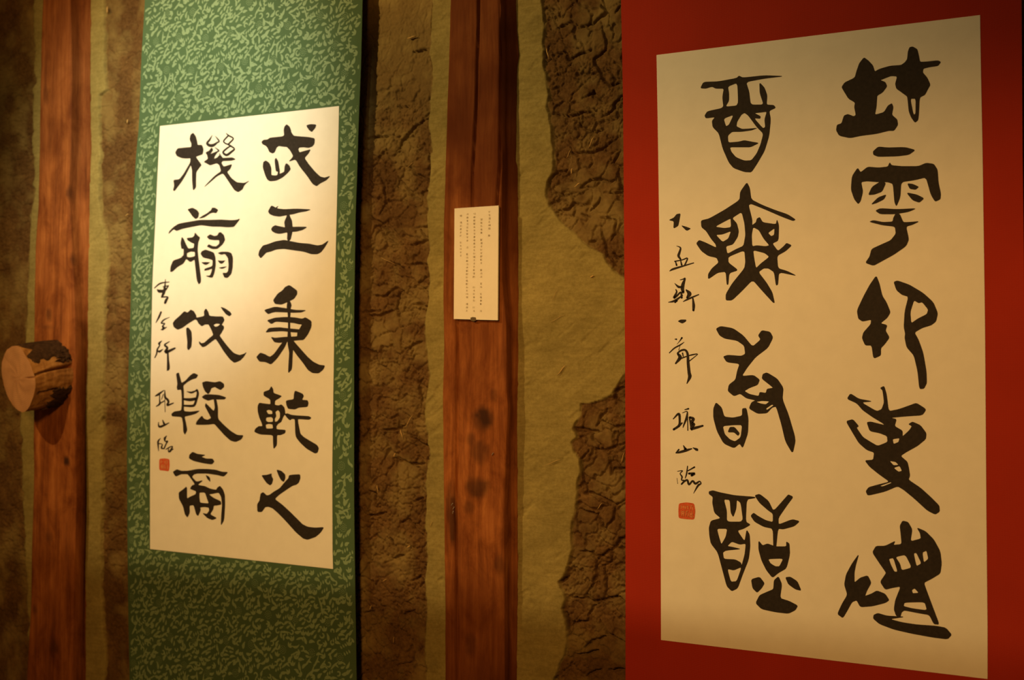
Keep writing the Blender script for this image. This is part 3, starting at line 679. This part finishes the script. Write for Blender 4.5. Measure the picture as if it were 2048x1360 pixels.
 ('P', [(590,470),(640,435),(700,430),(860,440),(980,480),(950,510),(850,510),(760,510),(690,530),(620,500)]),
 ('P', [(780,500),(820,510),(845,640),(845,820),(930,910),(1040,1010),(1150,1080),(1255,1085),(1220,1150),(1130,1190),(1050,1170),(960,1090),(860,980),(790,900),(680,915),(490,915),(510,860),(590,770),(620,820),(680,840),(740,810),(700,730),(640,620),(650,570),(700,620),(780,700),(800,640)])]),
('L', (325,890,8), [
 ('P', [(430,160),(480,110),(560,145),(690,160),(620,190),(700,220),(800,220),(830,265),(790,310),(650,290),(500,255),(425,215)]),
 ('P', [(165,430),(230,390),(300,415),(400,415),(560,385),(720,385),(860,400),(950,430),(1050,435),(980,505),(880,480),(720,455),(560,455),(500,470),(470,510),(540,590),(650,565),(560,640),(680,660),(760,700),(860,720),(880,680),(920,655),(970,720),(995,800),(1000,950),(985,1200),(935,1290),(940,1150),(955,950),(940,830),(900,760),(800,780),(740,790),(820,850),(930,900),(940,950),(880,965),(820,970),(810,1030),(760,1110),(870,1170),(800,1200),(720,1170),(640,1090),(710,1105),(750,1050),(740,1000),(660,990),(600,1000),(610,1040),(570,1135),(540,1110),(500,960),(430,970),(435,1080),(400,1160),(360,1110),(330,980),(265,860),(260,760),(320,720),(390,660),(390,860),(440,830),(530,790),(540,740),(440,700),(470,650),(520,630),(480,570),(430,500),(400,465),(300,465),(210,505)],
   [(590,760),(680,760),(720,880),(740,935),(650,930),(600,920),(590,840)]),
 ('S', [(700,490,14),(735,530,40),(760,580,12)])]),
('R', (1660,80,6.475), [
 ('P', [(440,225),(500,270),(555,330),(580,410),(640,375),(780,335),(920,325),(970,290),(1000,250),(1010,150),(1030,95),(1070,85),(1130,120),(1150,200),(1165,285),(1260,280),(1400,265),(1435,285),(1400,335),(1290,350),(1210,370),(1200,420),(1260,490),(1300,580),(1260,650),(1230,710),(1160,745),(1150,960),(1140,1040),(1100,1070),(1050,1000),(1020,920),(1010,800),(1000,730),(930,680),(860,630),(845,570),(870,470),(790,465),(700,500),(650,520),(715,545),(740,600),(680,680),(610,720),(605,800),(600,870),(580,970),(700,935),(750,850),(800,820),(820,870),(800,970),(870,1030),(880,1100),(830,1175),(760,1175),(600,1215),(400,1240),(260,1270),(120,1240),(80,1170),(90,1100),(150,1080),(180,980),(230,960),(310,990),(335,970),(315,870),(325,810),(240,760),(190,680),(150,610),(190,550),(320,490),(345,400),(380,300)],
   [(1040,760),(1110,760),(1108,960),(1080,965)])]),
('R', (1680,280,5.231), [
 ('P', [(345,120),(400,70),(500,80),(680,75),(790,105),(720,155),(600,170),(400,175),(350,155)]),
 ('P', [(125,380),(185,290),(215,340),(290,280),(400,290),(500,280),(520,235),(540,265),(640,275),(820,275),(900,240),(980,250),(1020,310),(1030,450),(1055,560),(1050,620),(995,645),(950,570),(900,390),(780,420),(640,440),(630,600),(590,695),(570,650),(555,460),(500,440),(400,440),(280,430),(220,440),(240,540),(215,640),(190,670),(150,620),(115,520)]),
 ('P', [(430,430),(480,450),(440,540),(360,570),(295,575),(335,490)]),
 ('P', [(485,570),(460,620),(380,660),(325,675),(400,600)]),
 ('P', [(705,455),(760,460),(825,490),(790,520),(730,510)]),
 ('P', [(695,550),(800,570),(880,610),(830,655),(760,630)]),
 ('P', [(370,740),(420,715),(600,725),(800,715),(720,750),(580,775),(420,775)]),
 ('P', [(585,765),(625,775),(660,860),(720,860),(830,850),(760,885),(690,905),(720,1040),(690,1110),(560,1200),(450,1260),(350,1315),(265,1285),(310,1220),(330,1140),(440,1090),(530,1050),(585,980),(575,905),(440,890),(305,855),(350,840),(450,860),(550,855),(560,810)])]),
('R', (1690,540,5.44), [
 ('P', [(340,60),(375,150),(405,280),(450,350),(495,460),(460,520),(385,580),(460,600),(440,660),(485,735),(430,810),(390,850),(390,930),(310,965),(290,820),(220,820),(185,740),(200,680),(280,590),(285,540),(190,560),(145,530),(130,440),(200,290),(270,160)]),
 ('P', [(530,130),(570,115),(700,160),(850,250),(960,350),(1010,470),(990,560),(940,600),(840,630),(755,680),(800,760),(850,900),(885,1100),(890,1230),(860,1290),(810,1295),(790,1100),(750,930),(670,840),(650,740),(655,690),(640,620),(650,450),(690,290),(620,270),(560,220)],
   [(750,330),(800,360),(840,350),(905,430),(890,480),(790,530),(720,580),(710,460)])]),
('R', (1670,765,5.037), [
 ('P', [(120,165),(155,110),(240,165),(380,190),(265,200),(420,290),(470,270),(495,200),(480,80),(455,55),(495,35),(520,120),(540,290),(640,270),(740,235),(820,205),(920,270),(880,330),(720,340),(560,355),(620,370),(600,440),(680,485),(680,545),(750,480),(775,440),(740,420),(780,395),(860,430),(920,510),(915,570),(830,640),(720,700),(660,740),(730,800),(745,870),(755,940),(740,980),(860,1060),(960,1150),(1050,1240),(1055,1300),(1010,1330),(930,1290),(800,1170),(690,1080),(630,1045),(500,1100),(330,1140),(310,1095),(340,1055),(430,1030),(550,1000),(450,930),(350,850),(300,785),(385,780),(395,705),(320,680),(240,610),(180,510),(110,390),(180,370),(240,440),(215,455),(280,550),(360,600),(430,640),(530,600),(525,540),(450,510),(350,490),(320,400),(360,395),(500,430),(480,410),(380,350),(280,280),(220,210)],
   [(580,570),(650,560),(640,600),(590,620)], [(550,790),(610,800),(640,830),(590,835)], [(590,860),(650,840),(675,890),(640,900)], [(450,1042),(560,1003),(570,1012),(480,1048)])]),
('R', (1660,1035,5.44), [
 ('P', [(315,395),(280,520),(265,600),(265,710),(330,655),(410,630),(450,710),(400,800),(380,855),(450,830),(510,795),(600,830),(645,900),(600,930),(460,965),(330,975),(290,900),(240,920),(190,1010),(140,1095),(80,1050),(130,940),(190,840),(155,730),(175,620),(240,500)]),
 ('P', [(760,90),(790,35),(850,50),(895,130),(875,260),(990,230),(980,170),(945,110),(1040,150),(1130,240),(1200,370),(1215,500),(1200,610),(1100,670),(1020,710),(1060,820),(1120,980),(1190,1165),(1130,1160),(1080,1060),(960,1040),(810,1010),(780,1030),(765,1080),(720,1070),(695,1000),(710,900),(770,750),(680,765),(600,785),(545,700),(600,620),(610,600),(540,500),(460,380),(500,310),(600,310),(710,255),(690,300),(780,290),(770,180)],
   [(640,450),(690,440),(735,590),(700,590),(660,510)], [(712,430),(820,405),(890,545),(780,575),(760,500)], [(910,390),(940,385),(995,500),(940,530)], [(1005,380),(1050,360),(1070,450),(1020,490)], [(890,790),(920,770),(965,820),(900,825)], [(810,925),(1030,920),(1055,1010),(900,990),(800,965)]),
 ('P', [(475,1060),(520,1040),(620,1070),(820,1080),(650,1105),(780,1140),(940,1165),(1160,1180),(1260,1200),(1325,1275),(1280,1325),(1120,1305),(900,1265),(700,1220),(540,1160),(470,1100)])]),
('R', (1390,140,6.476), [
 ('P', [(70,235),(110,155),(300,150),(540,105),(570,75),(620,100),(900,70),(1160,80),(900,110),(660,155),(700,280),(720,450),(890,450),(840,300),(835,160),(900,230),(935,330),(925,450),(1020,455),(1045,490),(960,530),(980,640),(960,850),(900,1050),(800,1220),(730,1325),(640,1320),(500,1270),(440,1200),(360,1020),(310,820),(230,740),(220,660),(260,610),(140,625),(125,590),(160,535),(370,490),(355,350),(375,240),(270,240),(220,215),(140,240)],
   [(425,215),(550,165),(560,460),(395,475),(440,400),(440,300)], [(370,630),(500,580),(440,710),(400,730)],
   [(600,580),(640,555),(690,590),(800,740),(885,825),(850,960),(800,1080),(730,1170),(640,1175),(530,1130),(470,1060),(450,1000),(600,1000),(720,1000),(830,945),(740,930),(640,910),(560,930),(430,940),(425,850),(480,800),(600,800),(740,780),(810,750),(700,760),(610,765),(535,730),(545,670)],
   [(770,558),(850,550),(930,540),(900,640),(910,740),(880,755),(765,625),(845,630),(850,600)])]),
('R', (1380,355,5.2308), [
 ('P', [(595,50),(625,110),(640,230),(760,290),(900,345),(1020,385),(1105,440),(1080,455),(960,410),(800,340),(640,275),(612,290),(650,440),(650,500),(690,470),(700,430),(730,415),(760,470),(900,490),(910,440),(930,500),(925,660),(860,690),(920,770),(980,720),(1010,685),(1065,710),(1000,770),(910,820),(920,950),(1020,980),(1120,1030),(930,990),(920,1120),(900,1130),(880,990),(820,950),(770,950),(715,990),(800,1100),(860,1200),(885,1310),(870,1310),(760,1190),(655,1070),(540,1190),(440,1285),(375,1285),(375,1220),(440,1110),(570,950),(580,880),(570,760),(400,830),(400,890),(505,970),(410,1000),(400,1120),(385,1120),(375,985),(290,995),(190,1065),(190,1010),(230,950),(300,890),(280,840),(190,820),(120,770),(65,690),(95,655),(160,680),(275,735),(270,700),(220,640),(170,560),(120,520),(115,450),(200,430),(360,340),(520,235),(525,150)],
   [(260,515),(400,440),(425,430),(430,520),(360,530)], [(270,600),(340,595),(430,560),(400,640),(340,675)], [(440,425),(540,360),(570,480),(580,600),(560,715),(480,750),(390,800),(375,720),(450,700),(500,620),(510,560),(490,480)],
   [(660,520),(720,550),(770,640),(830,710),(790,720),(700,710),(650,720),(645,600)], [(815,580),(885,530),(880,600),(850,615)], [(660,760),(780,790),(830,830),(740,900),(690,950),(670,840)])]),
('R', (1400,640,4.857), [
 ('P', [(155,85),(200,60),(320,80),(420,150),(510,260),(590,190),(565,150),(600,100),(680,115),(710,170),(660,270),(540,360),(460,460),(405,545),(520,535),(580,580),(560,630),(480,660),(430,690),(480,720),(570,740),(580,700),(640,710),(650,670),(710,660),(690,640),(600,570),(610,525),(650,510),(750,570),(810,660),(800,770),(860,920),(930,1160),(900,1300),(830,1180),(790,1010),(740,840),(700,850),(650,905),(560,910),(475,860),(500,800),(540,780),(450,760),(390,715),(330,740),(270,690),(280,630),(345,580),(360,500),(385,425),(260,410),(225,355),(270,340),(400,350),(440,330),(430,250),(360,200),(240,180),(190,150)],
   [(545,795),(600,785),(675,790),(640,820),(590,812)], [(640,860),(700,820),(715,830),(650,875)]),
 ('P', [(130,860),(155,800),(210,850),(235,940),(320,950),(410,930),(410,860),(450,855),(470,960),(465,1100),(415,1245),(385,1200),(330,1245),(230,1200),(165,1080),(130,950)], [(220,1030),(330,1020),(410,1020),(395,1140),(340,1180),(290,1160),(240,1110)]),
 ('P', [(290,1040),(335,1040),(385,1100),(370,1125),(330,1090),(270,1090)])]),
('R', (1400,970,5.037), [
 ('P', [(90,65),(130,55),(200,75),(350,105),(550,120),(560,130),(470,145),(460,370),(510,400),(440,440),(375,460),(450,570),(470,450),(500,500),(505,620),(490,750),(430,900),(380,1040),(320,1070),(270,1020),(230,870),(180,680),(110,590),(95,510),(90,430),(110,360),(210,335),(145,280),(125,180),(130,120),(90,90)],
   [(240,145),(300,150),(310,280),(335,325),(365,240),(370,150),(410,180),(435,370),(270,370),(270,260)], [(170,440),(275,440),(260,520),(215,600),(190,520)],
   [(275,615),(320,570),(400,600),(462,590),(450,700),(420,810),(410,780),(355,750),(240,745),(230,680),(260,660),(415,645),(330,625)], [(275,845),(340,860),(420,825),(370,970),(310,975)]),
 ('P', [(550,105),(600,90),(690,160),(740,265),(860,130),(890,95),(940,120),(880,200),(790,330),(790,400),(930,345),(1005,365),(950,415),(840,445),(785,440),(765,640),(740,640),(735,440),(640,420),(550,370),(510,310),(540,280),(580,310),(660,355),(735,375),(735,290),(680,250),(600,180)]),
 ('P', [(590,560),(630,610),(680,590),(760,620),(870,620),(870,570),(900,590),(905,700),(870,840),(790,885),(730,935),(670,860),(620,760),(590,650)], [(685,745),(840,740),(800,820),(760,820),(710,790)]),
 ('P', [(515,950),(600,925),(650,990),(620,1040),(575,1085),(530,1040)]), ('P', [(860,930),(910,925),(980,970),(1020,1065),(960,1050),(890,1000)]),
 ('P', [(745,960),(790,920),(825,1000),(805,1140),(900,1170),(985,1215),(960,1260),(890,1295),(760,1280),(620,1250),(560,1190),(600,1110),(680,1075),(740,1050)])]),
]
SMALL = [
('L', (300,550,6.8), [('S', [(60,178,12),(140,115,20),(260,95,10)]), ('S', [(210,60,8),(205,130,18),(190,230,36),(160,300,22)]), ('S', [(100,200,16),(130,220,42),(200,210,26),(250,150,14)]), ('S', [(180,160,14),(250,145,14)]), ('S', [(160,300,18),(240,300,18),(220,340,32),(205,380,28)])]),
('L', (300,550,6.8), [('S', [(80,650,8),(120,575,24),(150,505,22)]), ('S', [(265,575,6),(190,610,18),(155,655,18),(200,660,14),(170,700,20),(190,720,26),(150,745,10)]), ('S', [(170,742,24),(225,710,10)])]),
('L', (300,550,6.8), [('S', [(160,895,8),(125,930,28),(130,960,16),(100,1010,20),(90,1070,18),(65,1125,12)]), ('S', [(100,1030,14),(130,1040,28),(175,1010,8)]), ('S', [(265,905,8),(200,950,22),(235,990,28),(215,1050,38),(330,1000,24),(345,990,6)]), ('S', [(240,1040,22),(245,1150,26),(248,1270,36),(230,1300,8)])]),
('L', (295,765,6.8), [('S', [(105,185,12),(150,160,28),(225,105,8)]), ('S', [(165,150,14),(165,230,14),(165,290,24),(120,325,12)]), ('S', [(160,290,18),(230,250,14)]), ('S', [(235,110,10),(240,200,26),(270,230,28),(285,265,26),(270,310,24),(350,280,14)]), ('S', [(235,230,8),(240,400,8)]), ('S', [(190,230,8),(215,160,10)])]),
('L', (295,765,6.8), [('S', [(150,540,8),(150,580,18),(170,602,28),(230,580,24),(290,550,12)]), ('S', [(205,510,10),(225,560,26)])]),
('L', (295,765,6.8), [('S', [(175,760,8),(145,800,22),(145,860,18),(150,930,8)]), ('S', [(150,830,14),(200,840,12),(190,890,22),(225,900,12)]), ('S', [(260,725,8),(235,760,28),(240,800,14),(270,800,22),(255,830,16),(225,900,16)]), ('S', [(250,910,10),(300,880,14),(340,870,12),(310,930,26),(290,950,8)]), ('S', [(285,900,12),(290,940,16),(350,905,10)])]),
('R', (1320,410,6.476), [('P', [(115,195),(180,165),(215,120),(265,110),(250,200),(235,270),(175,305),(180,210)]), ('P', [(275,265),(330,280),(400,305),(345,335)])]),
('R', (1320,410,6.476), [('S', [(215,530,6),(265,555,18),(250,620,28),(240,660,30),(265,700,20)]), ('S', [(190,730,14),(290,710,14),(355,690,16),(320,780,18)]), ('S', [(200,730,14),(215,780,20)]), ('S', [(125,855,8),(170,830,24),(300,790,18),(435,750,12)]), ('S', [(265,710,12),(280,775,20)])]),
('R', (1320,410,6.476), [('S', [(260,970,8),(300,960,14),(325,950,16),(300,1020,38),(290,1080,42),(300,1130,30)]), ('S', [(190,1015,6),(240,1060,28),(290,1060,20)]), ('S', [(205,1095,12),(215,1130,20),(180,1200,26),(215,1180,22),(270,1130,20),(280,1200,26)]), ('S', [(110,1260,8),(190,1240,26),(290,1170,14)]), ('S', [(195,1260,20),(215,1235,30)]), ('S', [(340,1100,16),(380,1150,50),(350,1200,22)]), ('S', [(300,1250,8),(370,1215,22),(500,1160,12)]), ('S', [(425,1210,16),(435,1300,32),(432,1365,24)])]),
('R', (1320,620,8), [('P', [(285,180),(330,155),(420,155),(410,185),(355,215)])]),
('R', (1320,620,8), [('S', [(235,465,8),(262,468,24)]), ('S', [(350,445,26),(320,490,14),(270,550,4)]), ('S', [(150,685,14),(230,610,20),(320,560,20),(385,515,8)]), ('S', [(320,570,6),(300,640,10)]), ('S', [(280,690,22),(330,650,26),(400,640,30),(440,700,34),(450,850,42),(465,1000,46),(475,1070,50),(430,1175,12)]), ('S', [(285,700,30),(320,760,52),(250,855,22)]), ('S', [(320,780,22),(430,740,16),(520,715,20),(600,705,12),(540,760,12),(450,830,16)]), ('S', [(360,690,20),(370,740,14)])]),
('R', (1330,800,5.44), [('S', [(90,205,10),(150,150,24),(160,230,22),(150,280,24),(95,320,22)]), ('S', [(150,290,16),(185,250,14)]), ('S', [(215,105,8),(255,95,16)]), ('S', [(190,140,6),(240,125,10),(235,190,22),(205,270,14),(195,300,6)]), ('S', [(245,180,10),(248,330,10)]), ('S', [(270,190,24),(310,205,26),(285,250,34),(315,265,26),(285,310,28),(340,300,26),(410,280,18)]), ('S', [(265,190,14),(290,320,22)])]),
('R', (1330,800,5.44), [('S', [(120,575,12),(150,540,16)]), ('S', [(120,575,12),(160,568,22),(230,548,26),(290,530,12)]), ('S', [(200,495,8),(225,540,30)]), ('S', [(305,520,8),(345,540,28),(355,550,10)])]),
('R', (1330,800,5.44), [('S', [(135,775,6),(190,770,10),(165,800,10),(185,835,16),(180,870,12),(210,880,18),(180,915,16)]), ('S', [(130,850,4),(138,910,5)]), ('S', [(245,720,10),(235,800,14),(220,850,8)]), ('S', [(250,770,10),(320,730,16)]), ('S', [(260,800,20),(320,800,22),(290,820,24)]), ('S', [(190,900,14),(240,870,20),(260,920,18),(300,880,18),(330,910,22),(375,885,14),(390,910,12),(360,930,20),(310,1015,4)])]),
]

DS = .036; TH = .0008
s1, c1 = scroll('green patterned hanging scroll with two columns of black clerical brush writing on white paper', S1L, S1R, DS, GREEN)
a1 = paper(A1L, A1R, DS, s1, None)
s2, c2 = scroll('plain red hanging scroll with two columns of black archaic brush writing on cream paper', S2L, S2R, DS, RED)
a2 = paper(A2L, A2R, DS, s2, None)
for side, base, items in CHARS:
    ink('ink_character', base, items, DS+TH+.00025, INK, a1 if side == 'L' else a2)
for side, base, items in SMALL:
    ink('signature_character', base, items, DS+TH+.00025, INK, a1 if side == 'L' else a2)
def seal(quad, par, lines):
    P = np.array(quad, float)
    o = ink('seal_stamp', (0, 0, 1), [('P', [tuple(p) for p in P])], DS+TH+.00025, SEAL, par); o['label'] = 'small square red seal stamp'
    it = []
    for (u0, v0, u1, v1) in lines:
        g = lambda u, v_: (P[0]*(1-u)*(1-v_)+P[2]*u*(1-v_)+P[4]*u*v_+P[6]*(1-u)*v_)
        a = g(u0, v0); b_ = g(u1, v1); it.append(('S', [(a[0], a[1], 1.3), ((a[0]+b_[0])/2, (a[1]+b_[1])/2, 1.4), (b_[0], b_[1], 1.2)]))
    x = []
    for q in it: x.append(('S', [(a*10, b_*10, w_*10) for a, b_, w_ in q[1]]))
    # the pale carved lines share the stamp's plane, a hair above it
    oo = ink('seal_carving', (0, 0, 10), x, DS+TH+.0005, SEALP, par); oo['label'] = 'pale carved lines of the seal'
LN = [(.15,.12,.15,.38),(.15,.25,.32,.22),(.32,.12,.34,.36),(.45,.15,.42,.38),(.5,.22,.62,.18),(.58,.15,.6,.4),(.75,.12,.88,.15),(.8,.15,.78,.4),(.9,.2,.9,.42),
      (.14,.55,.36,.55),(.14,.68,.36,.68),(.2,.5,.2,.85),(.32,.5,.32,.85),(.45,.52,.6,.5),(.5,.55,.47,.82),(.62,.6,.62,.85),(.75,.55,.75,.85),(.86,.5,.86,.85),(.7,.85,.92,.88),(.72,.68,.9,.68)]
seal([(1358,1007),(1373,1005),(1388,1007),(1390.5,1022),(1388.5,1039),(1372,1038),(1357.5,1036),(1357,1020)], a2, LN)
seal([(319,918),(329,917),(338.5,918.5),(339,930),(337.5,942.5),(328,941),(319,940),(318.5,929)], a1, LN[:2]+LN[4:8]+LN[10:16]+LN[17:18])

# woven leaf pattern of the green cloth: thousands of small flat motifs, one countless covering
def pattern():
    r = random.Random(5); V = []; Fc = []
    zt = un(500, -240, DS)[2]+.15; zb = un(500, 1600, DS)[2]-.1
    xl = un(250, 680, DS)[0]-.1; xr = un(735, 680, DS)[0]+.1
    d0_ = -(DS+.00018)
    def ok(x, z):
        a, b_ = proj(np.array([[x, d0_, z]])); a = a[0]; b_ = b_[0]
        if b_ < -245 or b_ > 1600: return False
        m = 3.0
        if a < interp(S1L, b_)+m or a > interp(S1R, b_)-m: return False
        L = np.array(A1L); R = np.array(A1R)
        f = (a-310)/360; top = 252+(212-252)*f; bot = 1098+40*f
        if top-2 < b_ < bot+2 and interp(A1L, b_)-2 < a < interp(A1R, b_)+2: return False
        return True
    def ribbon(pts, ws):
        if not (ok(*pts[0]) and ok(*pts[-1]) and ok(*pts[len(pts)//2])): return
        dd = d0_-r.random()*.00012
        o = len(V); P = np.array(pts); tg = np.gradient(P, axis=0); tg /= np.maximum(np.hypot(*tg.T), 1e-9)[:, None]
        nn = np.stack([-tg[:, 1], tg[:, 0]], 1); w_ = np.array(ws)[:, None]/2
        for p in np.vstack([P+nn*w_, P-nn*w_]): V.append([p[0], dd, p[1]])
        m = len(P)
        for i in range(m-1): Fc.append([o+i+1, o+i, o+m+i, o+m+i+1])
    def crescent(cx, cz, L, a, bend, w):
        L *= 1.28; w *= 1.18
        n = 6; pts = []; ws = []
        for i in range(n):
            t = i/(n-1)-.5
            x = t*L; y = bend*L*(.25-t*t)
            pts.append((cx+x*math.cos(a)-y*math.sin(a), cz+x*math.sin(a)+y*math.cos(a))); ws.append(w*(.30, .85, 1.0, .78, .48, .16)[i])
        ribbon(pts, ws)
    def curl(cx, cz, rr, a, w):
        n = 9; pts = []; ws = []
        for i in range(n):
            t = i/(n-1); q = a+t*4.6; R_ = rr*(1-.5*t)
            pts.append((cx+R_*math.cos(q), cz+R_*math.sin(q))); ws.append(w*(.5+.5*math.sin(math.pi*t)))
        ribbon(pts, ws)
    def dots(cx, cz, rr):
        for k in range(3):
            m = (1, 7, 12)[k]
            for j in range(m):
                q = 2*math.pi*j/m; x = cx+rr*k/2.4*math.cos(q); z = cz+rr*k/2.4*math.sin(q)*1.05
                if ok(x, z):
                    dd = d0_; o = len(V); e = .0013
                    for g in range(5): V.append([x+e*math.cos(g*1.2566), dd, z+e*math.sin(g*1.2566)])
                    Fc.append([o, o+1, o+2, o+3, o+4])
    step = .0205; z = zb; row = 0
    ros = []
    zz = zb; k = 0
    while zz < zt:
        xx = xl+(.05 if k % 2 else 0)
        while xx < xr: ros.append((xx+r.uniform(-.012, .012), zz+r.uniform(-.012, .012))); xx += .098
        zz += .085; k += 1
    for cx, cz in ros: dots(cx, cz, .012)
    RA = np.array(ros)
    while z < zt:
        x = xl+(step/2 if row % 2 else 0)
        while x < xr:
            cx = x+r.uniform(-.0045, .0045); cz = z+r.uniform(-.0045, .0045)
            if np.min(np.hypot(RA[:, 0]-cx, RA[:, 1]-cz)) > .0145:
                base = math.radians(30)+r.gauss(0, .38)
                if r.random() < .18: base += math.radians(75)
                q = r.random()
                if q < .30: crescent(cx, cz, r.uniform(.011, .019), base, r.choice((-1, 1))*r.uniform(.2, .9), r.uniform(.0060, .0092))
                elif q < .52:
                    for j in range(3):
                        aa = base+1.2+(j-1)*.8; crescent(cx+.0052*math.cos(aa), cz+.0052*math.sin(aa), .0110, aa, .25*(j-1), .0062)
                elif q < .62: curl(cx, cz, r.uniform(.0065, .0088), r.uniform(0, 6.28), .0050)
                elif q < .82:
                    crescent(cx-.002, cz+.0042, .016, base, .5, .0062); crescent(cx+.003, cz-.0040, .012, base+.2, -.3, .0056)
                    if r.random() < .5: crescent(cx+.008, cz+.004, .007, base-.8, .2, .0045)
                elif q < .92:
                    for j in range(3): crescent(cx+(j-1)*.0072, cz+(j-1)*.004, .008, base+.9, .1, .0044)
                else:
                    crescent(cx, cz, r.uniform(.022, .030), base+.35, r.uniform(-.35, .35), .0052)
                    crescent(cx+.006, cz-.002, .009, base-.9, .4, .0050)
            x += step
        z += step*.86; row += 1
    o = mesh('woven_leaf_pattern', V, Fc, LEAFC, c1, False); o['kind'] = 'stuff'
    # all faces towards the room
    return o
pattern()

# ------------------------------------------------------------ caption card on the middle post
def card():
    d0, d1 = .0465, .0515
    q = [(909,417),(997,411),(995.5,640.5),(907.5,638)]
    A = unv(q, d1); B = A.copy(); B[:, 1] = -d0
    ctr = A.mean(0)
    t = empty('caption_card', (float(ctr[0]), -d0, float(A[:, 2].min())), 'narrow white caption card with columns of small print on the middle post', 'card')
    V = list(B)+list(A)
    k = mesh('card_board', V, [[3, 2, 1, 0], [4, 7, 6, 5], [0, 1, 5, 4], [1, 2, 6, 5], [2, 3, 7, 6], [3, 0, 4, 7]], CARD, t, False)
    r = random.Random(3)
    cols = [(.80, .05, .27, .0), (.62, .05, .93, 0), (.46, .06, .93, 0), (.30, .06, .93, 0), (.15, .07, .43, 0)]
    V = []; Fc = []
    def g(u, v_):
        return A[0]*(1-u)*(1-v_)+A[1]*u*(1-v_)+A[2]*u*v_+A[3]*(1-u)*v_
    def bar(u0, v0, u1, v1, w_):
        a = g(u0, v0); b_ = g(u1, v1); dv = (b_-a); dv /= np.linalg.norm(dv); n = np.array([-dv[2], 0, dv[0]])*w_/2
        o = len(V); 
        for p in (a-n, b_-n, b_+n, a+n): V.append([p[0], -d1-.0002, p[2]])
        Fc.append([o, o+1, o+2, o+3])
    for u, v0, v1, _ in cols:
        v_ = v0
        while v_ < v1:
            if r.random() < .16: v_ += .032; continue
            hw = .027; hh = .0085; dense = r.random() < .45
            for j in range(3 if dense else 2):
                y = v_-hh+2*hh*(j+.5)/(3 if dense else 2); bar(u-hw*r.uniform(.5, 1), y, u+hw*r.uniform(.5, 1), y+r.uniform(-.002, .002), .0008)
            for j in range(2 if dense else 1):
                x = u+r.uniform(-.02, .02); bar(x, v_-hh, x+r.uniform(-.008, .008), v_+hh, .0008)
            v_ += .0295
    pr = mesh('small_print', V, Fc, PRINT, k, False); pr['kind'] = 'stuff'
    # scrap of tape holding the lower edge
    c = un(946, 638, d1+.001); V = []
    for dx, dz in ((-.008, .003), (-.002, .005), (.007, .004), (.009, -.003), (.002, -.006), (-.006, -.004)): V.append([c[0]+dx, -d1-.0006, c[2]+dz])
    V += [[x, -d1+.0002, z] for x, y, z in V]
    Fc = [[0, 5, 4, 3, 2, 1], [6, 7, 8, 9, 10, 11]]+[[i, (i+1) % 6, (i+1) % 6+6, i+6] for i in range(6)]
    tp = mesh('tape', V, Fc, flat('dark_tape', (.12, .09, .05)), t, False); tp['label'] = 'small dark scrap of tape at the lower edge'
card()
